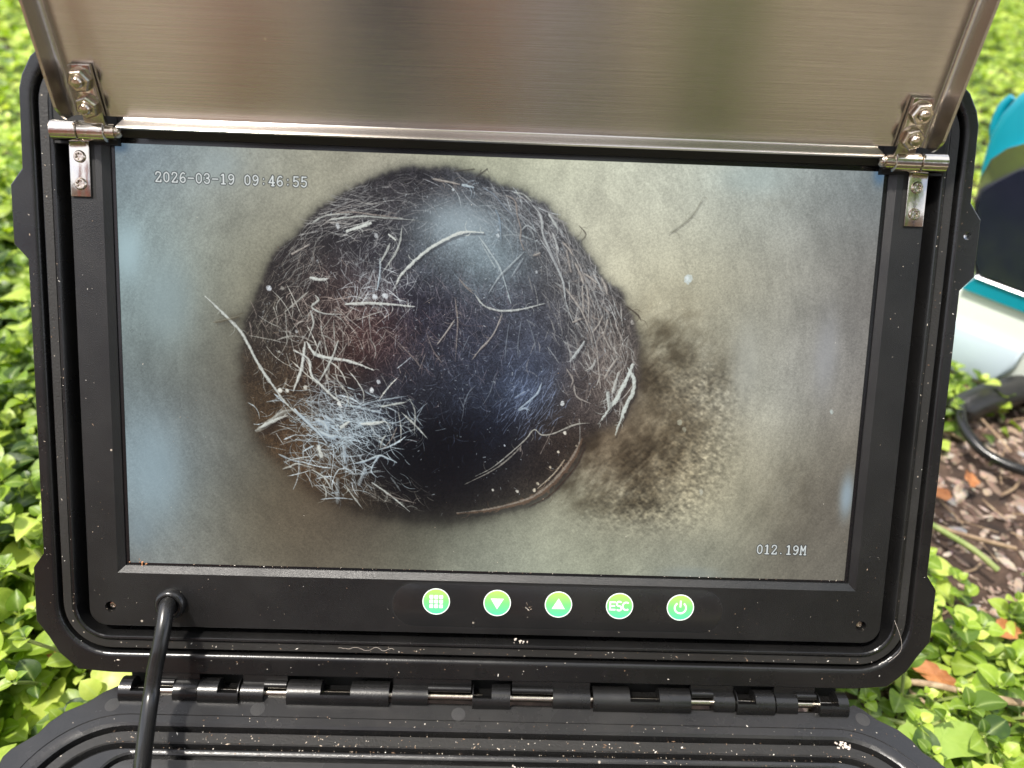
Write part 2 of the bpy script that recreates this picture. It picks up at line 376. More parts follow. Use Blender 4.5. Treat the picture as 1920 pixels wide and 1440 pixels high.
# small screws seen down the corner holes
def screw_mesh(name, r, h, slots=6, rs=.55):
    n = 24; prof = [(r, 0), (r, h*.5), (r*.82, h), (r*rs, h*1.04)]
    V, F = [], []
    for (rr, z) in prof:
        for k in range(n): V.append((rr*math.cos(2*math.pi*k/n), rr*math.sin(2*math.pi*k/n), z))
    for i in range(3):
        for k in range(n): F.append((i*n+k, i*n+(k+1) % n, (i+1)*n+(k+1) % n, (i+1)*n+k))
    base = len(V)
    for k in range(n):                                   # star-shaped drive recess
        q = r*(rs*.95 if (k*slots//n*2 + (1 if (k*slots*2//n) % 2 else 0)) % 2 == 0 else rs*.62)
        V.append((q*math.cos(2*math.pi*k/n), q*math.sin(2*math.pi*k/n), h*.95))
    for k in range(n): F.append((3*n+k, 3*n+(k+1) % n, base+(k+1) % n, base+k))
    for k in range(n): V.append((V[base+k][0]*.95, V[base+k][1]*.95, h*.35))
    for k in range(n): F.append((base+k, base+(k+1) % n, base+n+(k+1) % n, base+n+k))
    F.append(tuple(base+n+k for k in range(n)))
    return mesh_of(name, V, F, M['nut'], 30)
sm = screw_mesh('corner_screw', 1.5*S, 1.2*S)
for hx, hy in hole_xy: part('corner_screw', sm, case, ML @ Matrix.Translation((hx*S, hy*S, -.6*S)))
# --- screen picture (drawn once, numbers only) and screen glass

WALL = [(15.0, 14.8, (100, 118, 132)),(111.9, 36.7, (132, 147, 153)),(243.1, 18.8, (164, 179, 177)),(374.1, 26.6, (155, 155, 142)),(505.6, 21.6, (166, 161, 136)),(637.5, 16.5, (175, 168, 145)),(902.3, 6.3, (182, 182, 150)),(1103.3, 37.7, (198, 198, 168)),(1303.4, 17.0, (200, 203, 179)),(1439.2, 38.0, (196, 200, 182)),(1601.0, 31.9, (190, 205, 198)),(1737.2, 39.9, (155, 164, 161)),(1899.4, 27.1, (113, 129, 136)),(28.5, 169.7, (125, 150, 155)),(107.6, 166.7, (136, 147, 140)),(239.7, 161.8, (157, 161, 147)),(345.6, 157.9, (155, 149, 123)),(452.3, 101.5, (157, 151, 121)),(1215.6, 152.1, (207, 202, 171)),(1337.3, 147.6, (209, 205, 175)),(1486.4, 142.1, (196, 193, 166)),(1636.9, 149.9, (179, 177, 157)),(1773.3, 144.9, (150, 148, 139)),(1896.4, 140.3, (118, 115, 110)),(24.3, 275.4, (147, 179, 185)),(103.2, 299.2, (138, 157, 155)),(209.8, 295.4, (142, 147, 132)),(303.3, 292.0, (145, 134, 100)),(1316.5, 269.2, (209, 200, 164)),(1443.6, 332.7, (200, 192, 155)),(1593.0, 300.1, (177, 170, 142)),(1730.7, 295.2, (155, 153, 140)),(1885.2, 317.2, (110, 104, 98)),(18.1, 437.0, (118, 136, 136)),(112.1, 433.8, (139, 161, 161)),(206.3, 430.5, (132, 132, 115)),(287.2, 427.7, (117, 104, 74)),(1452.0, 470.6, (166, 155, 125)),(1576.0, 452.4, (185, 183, 161)),(1686.2, 434.7, (171, 166, 145)),(1812.8, 444.4, (166, 166, 166)),(1903.6, 441.3, (121, 113, 102)),(19.5, 574.3, (100, 110, 108)),(107.6, 571.4, (115, 130, 127)),(202.8, 568.2, (117, 115, 100)),(277.3, 579.6, (95, 80, 55)),(1473.6, 596.5, (155, 136, 104)),(1584.8, 578.7, (182, 180, 157)),(1683.0, 575.4, (182, 183, 168)),(1807.1, 543.0, (161, 157, 147)),(1908.2, 568.1, (125, 115, 104)),(22.0, 686.0, (113, 129, 132)),(103.1, 711.6, (139, 157, 164)),(185.4, 709.0, (119, 125, 121)),(267.8, 706.4, (89, 78, 57)),(24.5, 799.4, (147, 175, 185)),(99.9, 811.4, (139, 162, 171)),(182.7, 808.9, (119, 127, 125)),(293.1, 819.8, (95, 83, 59)),(1342.0, 758.4, (134, 110, 83)),(1456.8, 783.9, (171, 153, 113)),(1568.3, 751.4, (190, 181, 145)),(1695.0, 732.9, (177, 172, 147)),(1808.7, 729.3, (150, 142, 121)),(1895.4, 741.2, (113, 104, 91)),(28.8, 943.8, (134, 157, 166)),(123.5, 940.9, (134, 142, 136)),(235.0, 937.6, (119, 115, 95)),(360.8, 933.9, (100, 85, 61)),(500.8, 959.1, (89, 72, 53)),(641.7, 984.4, (83, 72, 57)),(811.7, 994.3, (93, 91, 72)),(996.0, 974.1, (139, 136, 110)),(1179.9, 939.0, (175, 172, 142)),(1350.3, 919.2, (179, 171, 139)),(1491.4, 885.4, (185, 177, 142)),(1635.5, 895.9, (166, 161, 132)),(1779.1, 891.7, (129, 119, 100)),(1894.2, 888.2, (104, 95, 83)),(28.7, 1061.4, (121, 125, 121)),(148.0, 1058.0, (136, 136, 125)),(288.5, 1061.4, (125, 117, 95)),(500.2, 1062.8, (121, 113, 91)),(713.0, 1056.7, (132, 130, 108)),(926.6, 1050.6, (164, 171, 153)),(1070.0, 1061.6, (162, 168, 142)),(1285.3, 1055.5, (157, 162, 134)),(1472.7, 1050.1, (145, 149, 132)),(1646.2, 1045.2, (134, 132, 110)),(1791.2, 1041.1, (113, 104, 89)),(1894.3, 1053.4, (108, 104, 91))]
CENTER = (814.7, 485.2)
OPENING = [(307.5, 495.5),(314.2, 426.8),(344.8, 371.3),(367.2, 309.9),(397.5, 245.9),(440.7, 207.2),(478.3, 166.1),(521.0, 131.7),(571.5, 97.0),(624.5, 62.4),(684.0, 47.1),(736.9, 32.1),(796.6, 32.4),(863.1, 33.8),(916.7, 51.3),(977.4, 75.2),(1038.3, 95.2),(1093.3, 130.1),(1135.7, 181.7),(1185.3, 233.4),(1221.7, 286.1),(1264.3, 318.6),(1297.1, 372.1),(1319.5, 433.4),(1326.6, 516.7),(1319.1, 587.4),(1287.7, 659.5),(1225.8, 687.2),(1187.6, 712.8),(1156.6, 781.6),(1112.4, 845.5),(1050.1, 886.9),(965.9, 912.9),(881.6, 940.5),(782.6, 943.4),(669.6, 932.0),(571.1, 905.7),(487.3, 864.5),(404.3, 802.0),(347.2, 732.2),(318.1, 662.3),(306.0, 578.7)]
DARK = [(744.1, 77.4, (52, 50, 56)),(637.9, 107.6, (50, 47, 50)),(531.5, 177.4, (46, 42, 44)),(450.6, 286.8, (50, 44, 42)),(904.8, 110.7, (58, 58, 66)),(1040.8, 171.8, (80, 80, 84)),(866.0, 178.3, (128, 148, 158)),(948.4, 242.0, (108, 128, 138)),(813.4, 246.9, (84, 94, 104)),(638.5, 253.2, (52, 52, 60)),(557.9, 363.8, (70, 46, 42)),(449.4, 422.1, (52, 44, 38)),(367.8, 452.3, (58, 52, 44)),(1126.4, 289.5, (88, 88, 90)),(992.0, 348.6, (70, 74, 88)),(774.9, 383.5, (42, 40, 56)),(639.5, 470.4, (70, 38, 36)),(530.3, 529.5, (70, 42, 28)),(393.5, 561.8, (64, 48, 30)),(337.8, 633.6, (90, 70, 44)),(913.6, 488.8, (48, 52, 70)),(1050.2, 456.4, (66, 72, 90)),(1186.6, 424.1, (82, 80, 82)),(1270.5, 448.9, (84, 76, 70)),(1276.6, 574.6, (88, 76, 66)),(1179.8, 591.9, (74, 66, 66)),(1026.6, 582.9, (50, 62, 86)),(888.5, 601.5, (38, 46, 64)),(749.7, 550.0, (46, 48, 62)),(695.4, 636.0, (40, 44, 56)),(571.3, 640.0, (48, 44, 44)),(446.4, 757.6, (98, 66, 34)),(391.7, 702.4, (84, 58, 30)),(529.3, 827.0, (88, 62, 34)),(640.6, 737.2, (20, 18, 24)),(724.4, 777.6, (2, 4, 10)),(822.4, 789.0, (2, 4, 8)),(779.9, 747.2, (3, 5, 12)),(878.1, 772.9, (3, 5, 12)),(753.0, 834.6, (4, 6, 10)),(849.9, 759.3, (3, 6, 14)),(974.6, 712.3, (14, 22, 40)),(921.5, 829.4, (16, 18, 22)),(1074.4, 766.7, (40, 32, 26)),(1143.0, 721.4, (66, 50, 38)),(781.7, 877.4, (20, 18, 16)),(641.2, 881.6, (52, 42, 28)),(1007.2, 870.6, (64, 54, 42)),(895.1, 910.6, (52, 46, 36)),(754.1, 922.2, (46, 40, 30))]
STAINS = [(1402.6, 458.3, 94, 108, 0.62),(1345.5, 558.3, 68, 122, 0.6),(1258.0, 775.5, 148, 94, 0.6),(1384.3, 757.1, 94, 81, 0.55),(1526.9, 552.3, 61, 94, 0.4),(1435.8, 669.0, 108, 81, 0.45),(1318.8, 861.2, 122, 61, 0.5),(1189.3, 821.2, 68, 68, 0.55),(273.8, 425.4, 38, 19, 0.35),(1632.4, 90.1, 57, 19, 0.2),(1746.8, 848.3, 81, 108, 0.25),(1211.9, 690.5, 81, 54, 0.5)]
CLUMPS = [(1387.5, 815.2, 148, 108),(1349.6, 904.4, 148, 54),(1508.9, 709.8, 94, 135),(1457.0, 554.6, 135, 81)]
GLOWS0 = [(1814.6, 465.3, 32, 105, (158, 158, 160), 0.6),(1606.8, 493.3, 40, 108, (172, 172, 160), 0.45),(22.2, 262.2, 40, 76, (165, 195, 200), 0.85),(113.9, 379.5, 70, 122, (150, 174, 176), 0.6),(71.8, 826.6, 73, 148, (146, 172, 182), 0.7),(255.6, 44.1, 54, 46, (160, 176, 176), 0.5),(27.2, 987.7, 38, 54, (132, 152, 160), 0.5),(1587.0, 25.8, 94, 43, (172, 192, 188), 0.4),(1904.6, 843.5, 19, 59, (150, 172, 185), 0.85),(1908.4, 7.0, 16, 27, (60, 110, 160), 0.6),(11.3, 8.5, 22, 14, (60, 90, 120), 0.7),(1502.9, 1072.0, 81, 19, (140, 150, 145), 0.5)]
GLOWS = [(863.2, 171.7, 103, 59, (180, 198, 206), 0.7),(942.0, 255.6, 74, 57, (150, 170, 178), 0.45),(825.0, 140.1, 68, 32, (160, 175, 182), 0.3),(1033.7, 589.7, 68, 46, (92, 112, 146), 0.22),(1052.5, 525.9, 94, 81, (84, 98, 130), 0.18),(638.8, 320.4, 81, 68, (150, 150, 160), 0.12),(571.2, 725.1, 122, 81, (150, 180, 200), 0.1),(1247.5, 547.4, 81, 94, (140, 120, 110), 0.2)]
ROOTS = [([(213.3, 369.2),(250.0, 403.1),(283.0, 436.0),(308.1, 465.3),(329.0, 507.2),(355.4, 554.8),(384.9, 597.0),(418.6, 642.2),(452.7, 672.1)], 7.8, (196, 200, 192), 0.95),([(418.6, 642.2),(467.7, 684.4),(499.3, 714.6),(521.3, 741.0)], 6.0, (196, 200, 192), 0.9),([(527.5, 166.9),(575.5, 159.9),(620.8, 155.6),(750.4, 161.3)], 4.8, (196, 200, 192), 0.75),([(504.9, 159.9),(575.5, 146.7),(638.1, 151.0),(700.9, 156.6)], 3.6, (170, 158, 148), 0.7),([(484.9, 176.4),(520.9, 156.6),(584.8, 151.6)], 4.8, (196, 200, 192), 0.6),([(571.5, 193.1),(630.2, 172.4)], 8.4, (222, 226, 218), 0.9),([(433.5, 255.3),(475.1, 231.1)], 4.8, (170, 158, 148), 0.8),([(478.6, 312.6),(504.1, 317.1),(525.6, 313.6)], 7.2, (222, 226, 218), 0.85),([(913.2, 185.8),(862.1, 186.4),(812.8, 209.5),(772.8, 235.0),(735.5, 268.5),(706.2, 301.8),(689.0, 340.2)], 7.8, (222, 226, 218), 0.9),([(567.3, 377.1),(639.1, 371.9),(744.9, 377.7)], 7.2, (222, 226, 218), 0.85),([(654.7, 258.0),(654.9, 292.9),(647.0, 343.1)], 4.8, (178, 196, 208), 0.8),([(680.0, 219.7),(668.1, 246.8),(654.8, 271.4)], 4.8, (196, 200, 192), 0.8),([(709.1, 177.4),(705.4, 210.7),(697.5, 236.4),(679.0, 267.8),(660.3, 295.3)], 4.8, (196, 200, 192), 0.75),([(675.8, 198.5),(693.3, 211.2)], 4.8, (222, 226, 218), 0.9),([(478.0, 395.2),(484.6, 414.0),(485.9, 433.1),(473.4, 467.9)], 4.8, (196, 200, 192), 0.75),([(490.4, 356.7),(499.8, 368.6),(482.1, 386.9),(511.8, 402.2),(557.8, 403.3)], 4.8, (196, 200, 192), 0.8),([(435.1, 495.3),(468.9, 524.6),(481.0, 558.9)], 4.2, (170, 158, 148), 0.8),([(465.2, 476.4),(455.1, 545.9),(434.0, 606.6)], 7.2, (222, 226, 218), 0.9),([(469.3, 476.2),(488.1, 504.6),(515.4, 514.7),(568.6, 521.2),(605.5, 531.1),(642.5, 545.2)], 7.8, (222, 226, 218), 0.92),([(549.5, 472.1),(534.5, 514.1),(515.2, 553.6),(491.7, 593.5)], 4.8, (196, 200, 192), 0.8),([(435.1, 499.5),(473.0, 520.3),(480.9, 563.1),(500.0, 582.0),(521.8, 603.7),(549.2, 626.7),(568.5, 633.1)], 6.0, (222, 226, 218), 0.85),([(437.7, 654.2),(467.7, 684.4),(499.3, 714.6),(521.3, 741.0)], 7.2, (178, 196, 208), 0.85),([(336.4, 715.5),(371.2, 691.7),(399.1, 666.8),(429.4, 655.9)], 15.6, (150, 150, 142), 0.75),([(347.7, 703.8),(392.0, 681.1),(419.7, 670.4)], 7.2, (222, 226, 218), 0.7),([(491.2, 677.9),(516.0, 691.3),(526.9, 715.1)], 14.4, (178, 196, 208), 0.75),([(502.1, 710.2),(529.7, 723.6),(546.3, 718.8)], 13.2, (178, 196, 208), 0.8),([(518.8, 670.0),(536.7, 683.6)], 9.6, (178, 196, 208), 0.7),([(610.0, 686.9),(640.4, 684.5),(675.0, 677.7)], 7.8, (222, 226, 218), 0.85),([(659.5, 640.0),(695.4, 631.8),(728.4, 625.0)], 4.8, (196, 200, 192), 0.8),([(713.5, 652.4),(751.3, 686.6),(783.7, 721.3)], 4.8, (196, 200, 192), 0.8),([(732.5, 612.2),(748.0, 644.2),(749.8, 676.7),(748.7, 706.7)], 3.6, (196, 200, 192), 0.7),([(675.2, 713.3),(664.2, 730.8),(660.1, 749.5)], 3.6, (196, 200, 192), 0.75),([(702.8, 692.4),(689.2, 724.3),(664.3, 756.5)], 3.6, (170, 158, 148), 0.7),([(499.1, 750.3),(505.9, 777.3)], 9.6, (222, 226, 218), 0.8),([(583.7, 795.0),(626.9, 783.6),(657.5, 769.7),(679.8, 776.2),(703.6, 786.9)], 5.4, (178, 196, 208), 0.85),([(657.5, 769.7),(640.9, 797.5),(638.1, 814.9),(653.6, 828.9)], 4.8, (178, 196, 208), 0.8),([(638.3, 842.5),(688.9, 877.3),(739.9, 919.7)], 4.2, (196, 200, 192), 0.8),([(568.4, 851.8),(590.8, 883.2),(616.1, 916.0)], 3.8, (196, 200, 192), 0.8),([(676.3, 873.3),(711.5, 885.4),(755.2, 895.7)], 3.0, (170, 158, 148), 0.7),([(483.4, 813.9),(514.0, 833.2),(533.4, 866.0)], 4.2, (196, 200, 192), 0.8),([(509.7, 849.3),(518.0, 867.9),(519.3, 885.3)], 4.8, (196, 200, 192), 0.7),([(395.0, 773.6),(429.5, 788.3),(466.9, 795.7)], 4.8, (178, 196, 208), 0.7),([(405.6, 813.5),(425.1, 805.7),(444.6, 797.9),(480.7, 808.3)], 4.8, (196, 200, 192), 0.7),([(548.8, 837.9),(548.7, 899.0)], 10.8, (178, 196, 208), 0.35),([(585.0, 653.7),(626.4, 631.2),(674.6, 619.8),(729.7, 609.5)], 4.8, (178, 196, 208), 0.6),([(557.5, 636.3),(612.6, 645.7),(667.9, 658.1)], 6.0, (178, 196, 208), 0.6),([(578.1, 682.2),(557.4, 697.1)], 6.0, (222, 226, 218), 0.8),([(564.3, 753.9),(568.4, 791.1)], 8.4, (178, 196, 208), 0.65),([(606.1, 846.3),(620.0, 809.7)], 9.6, (178, 196, 208), 0.5),([(527.5, 557.4),(557.6, 584.3),(574.0, 611.8),(578.1, 653.9)], 3.6, (196, 200, 192), 0.7),([(571.3, 472.8),(557.6, 521.6),(546.6, 570.7)], 3.1, (170, 158, 148), 0.6),([(781.0, 57.8),(817.0, 62.9),(851.8, 69.4)], 4.8, (170, 158, 148), 0.8),([(859.8, 70.4),(885.2, 74.7)], 6.0, (178, 196, 208), 0.85),([(907.9, 73.9),(937.7, 91.1),(963.9, 119.1),(995.7, 148.3)], 3.6, (140, 150, 160), 0.8),([(963.1, 90.1),(990.3, 103.6),(998.1, 140.2),(1008.5, 173.0),(1008.0, 199.7),(1018.2, 224.7)], 3.8, (170, 158, 148), 0.7),([(989.7, 83.9),(1012.6, 88.3),(1033.3, 105.9)], 4.2, (196, 200, 192), 0.6),([(1034.9, 113.8),(1053.0, 131.6),(1061.9, 157.8),(1064.1, 181.6),(1080.3, 218.4),(1100.7, 259.3),(1121.4, 303.2),(1130.2, 351.9),(1151.4, 403.3)], 6.6, (172, 176, 178), 0.85),([(1151.4, 403.3),(1170.2, 394.4)], 4.8, (170, 158, 148), 0.7),([(1077.3, 133.3),(1091.5, 154.0),(1104.3, 173.5)], 7.2, (180, 184, 182), 0.85),([(1089.7, 180.7),(1098.7, 203.0),(1106.4, 228.2)], 7.2, (176, 178, 178), 0.8),([(1011.3, 175.6),(1025.8, 164.4),(1052.0, 182.1)], 5.4, (165, 172, 176), 0.75),([(902.7, 195.5),(934.7, 237.1),(961.5, 279.2),(989.7, 360.9)], 6.0, (175, 190, 196), 0.75),([(911.2, 213.9),(946.4, 271.6)], 4.8, (170, 186, 192), 0.6),([(1017.1, 231.5),(982.9, 267.6),(957.9, 294.2),(933.1, 335.7)], 4.8, (165, 176, 182), 0.65),([(1017.5, 246.2),(1000.7, 273.7),(987.8, 297.1)], 4.8, (140, 150, 160), 0.6),([(942.7, 127.8),(954.1, 152.5),(959.5, 204.1)], 3.6, (150, 172, 190), 0.65),([(895.1, 338.4),(918.9, 367.5),(949.2, 378.7),(975.2, 380.6),(1017.4, 375.0),(1077.0, 357.9)], 5.4, (222, 226, 218), 0.72),([(855.0, 301.9),(875.8, 325.5),(895.2, 341.1)], 3.6, (170, 158, 148), 0.6),([(967.3, 390.4),(953.3, 429.4),(936.2, 457.6),(917.4, 477.6),(893.4, 510.3)], 4.2, (170, 158, 148), 0.75),([(846.4, 351.0),(852.7, 394.4),(854.7, 425.9),(850.9, 514.5)], 3.4, (170, 158, 148), 0.7),([(847.5, 406.9),(824.9, 442.1),(802.2, 474.6)], 4.3, (170, 158, 148), 0.8),([(988.1, 402.1),(981.5, 458.8),(978.8, 510.2)], 2.6, (140, 150, 160), 0.6),([(1018.2, 401.0),(1011.7, 457.7),(1012.9, 497.9)], 2.6, (140, 150, 160), 0.6),([(1033.3, 400.5),(1049.7, 442.6),(1059.3, 483.9)], 2.6, (140, 150, 160), 0.6),([(1060.7, 200.4),(1083.4, 230.4),(1100.9, 263.4)], 5.4, (165, 168, 172), 0.7),([(1116.2, 202.4),(1134.6, 221.8),(1144.7, 237.6)], 4.8, (170, 158, 148), 0.7),([(1126.5, 222.1),(1139.5, 275.5)], 4.8, (170, 158, 148), 0.6),([(1149.5, 253.6),(1164.2, 281.4),(1173.4, 305.5)], 6.0, (170, 158, 148), 0.75),([(1172.3, 278.4),(1191.8, 289.9),(1210.2, 304.1)], 5.4, (170, 158, 148), 0.8),([(1181.8, 309.2),(1189.2, 355.3),(1189.9, 403.3)], 4.8, (170, 158, 148), 0.75),([(1171.0, 312.3),(1176.4, 376.3)], 4.8, (170, 158, 148), 0.65),([(1219.1, 288.9),(1229.6, 310.3),(1236.1, 331.8)], 6.6, (170, 158, 148), 0.75),([(1128.8, 317.9),(1153.3, 349.7),(1173.7, 377.8),(1197.9, 429.3)], 5.3, (170, 158, 148), 0.7),([(1227.5, 382.8),(1216.3, 409.3),(1202.0, 429.1)], 4.8, (170, 158, 148), 0.7),([(1183.7, 451.9),(1165.5, 480.3),(1147.2, 506.0)], 8.4, (185, 190, 190), 0.85),([(1310.9, 507.5),(1302.5, 534.4),(1290.0, 564.3),(1273.6, 600.2),(1260.6, 620.5),(1229.2, 668.5)], 10.8, (212, 220, 212), 0.95),([(1298.9, 517.7),(1315.6, 545.2),(1316.0, 580.4),(1300.8, 612.1),(1288.7, 652.3),(1275.4, 695.6)], 9.6, (212, 220, 212), 0.92),([(1249.2, 585.4),(1255.4, 627.7)], 9.6, (190, 196, 190), 0.8),([(1274.6, 532.5),(1263.0, 582.1)], 7.2, (190, 190, 182), 0.7),([(1268.6, 494.9),(1250.5, 523.5),(1237.9, 550.6)], 6.0, (170, 158, 148), 0.8),([(1213.2, 496.8),(1208.5, 515.1),(1191.0, 528.3)], 7.2, (180, 180, 176), 0.75),([(1253.7, 473.1),(1235.7, 443.2),(1223.3, 411.8)], 4.8, (170, 158, 148), 0.7),([(1266.1, 414.5),(1281.6, 448.5)], 4.8, (170, 158, 148), 0.6),([(1240.4, 394.7),(1232.3, 429.5)], 6.0, (170, 158, 148), 0.6),([(1160.6, 564.4),(1165.8, 589.6),(1176.0, 602.0),(1208.7, 615.1)], 4.8, (170, 158, 148), 0.7),([(1216.6, 478.5),(1230.5, 571.9)], 4.8, (170, 158, 148), 0.65),([(1138.2, 523.0),(1157.4, 553.2),(1151.2, 571.7)], 4.8, (170, 158, 148), 0.6),([(1077.2, 562.9),(1068.4, 588.5),(1059.1, 600.1),(1034.7, 622.1),(1018.5, 636.8)], 5.4, (165, 185, 205), 0.8),([(1018.6, 639.7),(1035.1, 632.0),(1049.2, 638.7)], 4.8, (165, 185, 205), 0.7),([(1010.6, 604.5),(1033.7, 589.7)], 7.2, (120, 140, 175), 0.6),([(1206.7, 666.3),(1183.0, 668.5),(1159.4, 675.0),(1114.0, 696.5),(1082.0, 701.8),(1062.0, 688.1),(1040.4, 714.6),(999.6, 754.7),(953.0, 795.1),(911.4, 818.1)], 4.1, (170, 165, 152), 0.8),([(1027.1, 735.1),(1004.0, 761.7),(958.7, 799.3),(883.7, 840.8)], 3.6, (165, 160, 148), 0.75),([(1028.4, 732.2),(1027.4, 746.6)], 3.6, (170, 158, 148), 0.7),([(1113.4, 679.3),(1080.9, 752.1)], 2.9, (170, 158, 148), 0.5),([(503.3, 475.1),(489.5, 510.1)], 4.8, (196, 200, 192), 0.6),([(1188.8, 708.4),(1169.7, 756.5),(1140.4, 800.9),(1105.2, 841.3),(1056.9, 876.4),(965.7, 905.6),(867.0, 921.7)], 15.6, (128, 98, 76), 0.62),([(1144.8, 767.4),(1118.1, 806.0),(1077.1, 846.5)], 4.8, (200, 175, 145), 0.7),([(1199.1, 719.6),(1180.3, 775.0),(1146.9, 822.5),(1106.1, 867.6),(1050.5, 898.6)], 3.6, (60, 42, 32), 0.6),([(1382.2, 172.6),(1412.2, 151.5),(1444.2, 119.7),(1465.9, 76.5)], 4.8, (120, 118, 98), 0.5),([(892.7, 48.3),(918.8, 29.1)], 2.4, (70, 66, 60), 0.7),([(836.5, 37.4),(886.9, 30.3)], 2.4, (80, 76, 66), 0.6),([(1155.1, 159.6),(1173.6, 180.3),(1163.4, 196.7)], 2.6, (90, 84, 72), 0.6),([(1286.8, 358.7),(1315.3, 378.3),(1325.8, 394.5)], 3.0, (70, 60, 50), 0.7),([(233.2, 433.7),(267.0, 425.7),(300.9, 416.3)], 7.2, (88, 76, 52), 0.4),([(640.2, 651.9),(656.8, 654.2)], 8.4, (178, 196, 208), 0.6),([(763.2, 535.6),(742.3, 508.5),(700.9, 468.3),(673.4, 444.5)], 3.1, (170, 158, 148), 0.5),([(816.6, 519.9),(792.7, 486.0),(775.7, 445.1)], 2.9, (170, 158, 148), 0.5),([(885.2, 448.3),(869.5, 483.4)], 2.4, (140, 150, 160), 0.5),([(875.2, 630.2),(888.3, 594.5),(908.6, 572.7)], 3.1, (140, 150, 160), 0.5),([(870.5, 672.8),(875.4, 637.2),(863.7, 609.3)], 2.4, (140, 150, 160), 0.5),([(956.2, 543.1),(943.7, 592.6),(923.8, 628.6)], 2.4, (140, 150, 160), 0.5),([(1043.0, 238.6),(1059.0, 231.3)], 4.8, (170, 158, 148), 0.6)]
FIBRES = [(451.0, 246.6, 40, 54, 80, -45, 18, 14, 68, 1, 2.4, (150, 150, 145), 0.7),(571.5, 110.1, 81, 30, 90, -18, 20, 16, 68, 1, 2.4, (150, 150, 148), 0.65),(984.7, 94.6, 81, 30, 100, 30, 18, 19, 68, 1, 2.6, (150, 152, 155), 0.7),(1122.8, 195.5, 46, 54, 110, 55, 16, 19, 68, 1.2, 3, (155, 155, 155), 0.7),(368.2, 424.9, 30, 68, 60, -75, 25, 14, 54, 1, 2.2, (150, 145, 130), 0.6),(557.8, 418.3, 84, 61, 230, 80, 55, 14, 57, 1.2, 3.2, (175, 160, 150), 0.6),(638.5, 239.8, 70, 74, 170, 100, 40, 14, 54, 1.2, 3, (160, 160, 160), 0.5),(645.7, 347.2, 57, 40, 60, 70, 50, 19, 68, 1.6, 4, (200, 206, 208), 0.7),(571.2, 696.7, 84, 49, 48, 25, 35, 32, 108, 2.0, 5.2, (208, 222, 228), 0.75),(557.2, 811.7, 73, 46, 36, 45, 30, 32, 86, 2, 4.6, (205, 218, 224), 0.75),(503.2, 488.9, 68, 74, 40, 75, 40, 40, 108, 2.2, 4.6, (205, 205, 195), 0.75),(1196.8, 341.4, 49, 94, 55, 66, 16, 40, 108, 2.6, 5.4, (184, 186, 184), 0.75),(1260.0, 519.0, 35, 68, 45, 75, 28, 32, 81, 2.4, 5, (190, 190, 184), 0.7),(571.5, 162.7, 81, 32, 34, -14, 14, 35, 94, 2, 4, (190, 190, 186), 0.65),(1039.5, 132.1, 68, 40, 26, 42, 16, 35, 94, 2.2, 4.4, (175, 182, 184), 0.65),(531.6, 151.0, 81, 24, 60, -12, 14, 27, 81, 1.2, 3, (170, 166, 160), 0.55),(1168.3, 315.1, 57, 108, 210, 68, 22, 19, 62, 1.6, 4, (150, 148, 146), 0.55),(1244.2, 477.6, 46, 88, 150, 80, 35, 19, 59, 1.6, 4, (150, 140, 132), 0.5),(571.2, 696.7, 76, 38, 260, 20, 45, 14, 62, 1.2, 4.2, (190, 206, 214), 0.8),(543.3, 797.7, 65, 46, 110, 50, 45, 11, 46, 1.2, 3, (180, 194, 200), 0.55),(557.5, 640.5, 81, 34, 120, 10, 30, 19, 81, 1.2, 2.6, (170, 180, 185), 0.5),(857.0, 408.0, 94, 74, 170, 75, 40, 16, 68, 1, 2.2, (140, 132, 140), 0.45),(948.0, 228.6, 81, 81, 80, 60, 30, 16, 81, 1, 2.6, (150, 165, 175), 0.4),(770.8, 89.5, 122, 30, 150, 10, 35, 11, 46, 1, 2.4, (120, 116, 116), 0.5),(1039.5, 132.1, 68, 40, 90, 50, 25, 16, 54, 1.2, 3, (150, 150, 152), 0.5),(914.9, 544.5, 122, 68, 140, 100, 50, 11, 40, 1, 2, (118, 130, 150), 0.45),(1055.2, 610.1, 43, 46, 110, -62, 14, 14, 46, 1.4, 3.4, (140, 155, 185), 0.55),(449.9, 367.6, 61, 81, 120, 95, 50, 11, 49, 1, 2.4, (150, 140, 130), 0.45),(820.8, 688.7, 94, 40, 60, 100, 40, 11, 30, 1, 1.8, (90, 105, 130), 0.35),(420.4, 602.8, 40, 81, 70, 95, 45, 11, 40, 1, 2.2, (150, 130, 105), 0.45),(655.2, 873.9, 54, 19, 60, 35, 25, 14, 49, 1, 2.2, (150, 145, 135), 0.5),(666.8, 483.3, 81, 68, 120, 70, 50, 14, 54, 1, 2.4, (150, 125, 122), 0.45)]
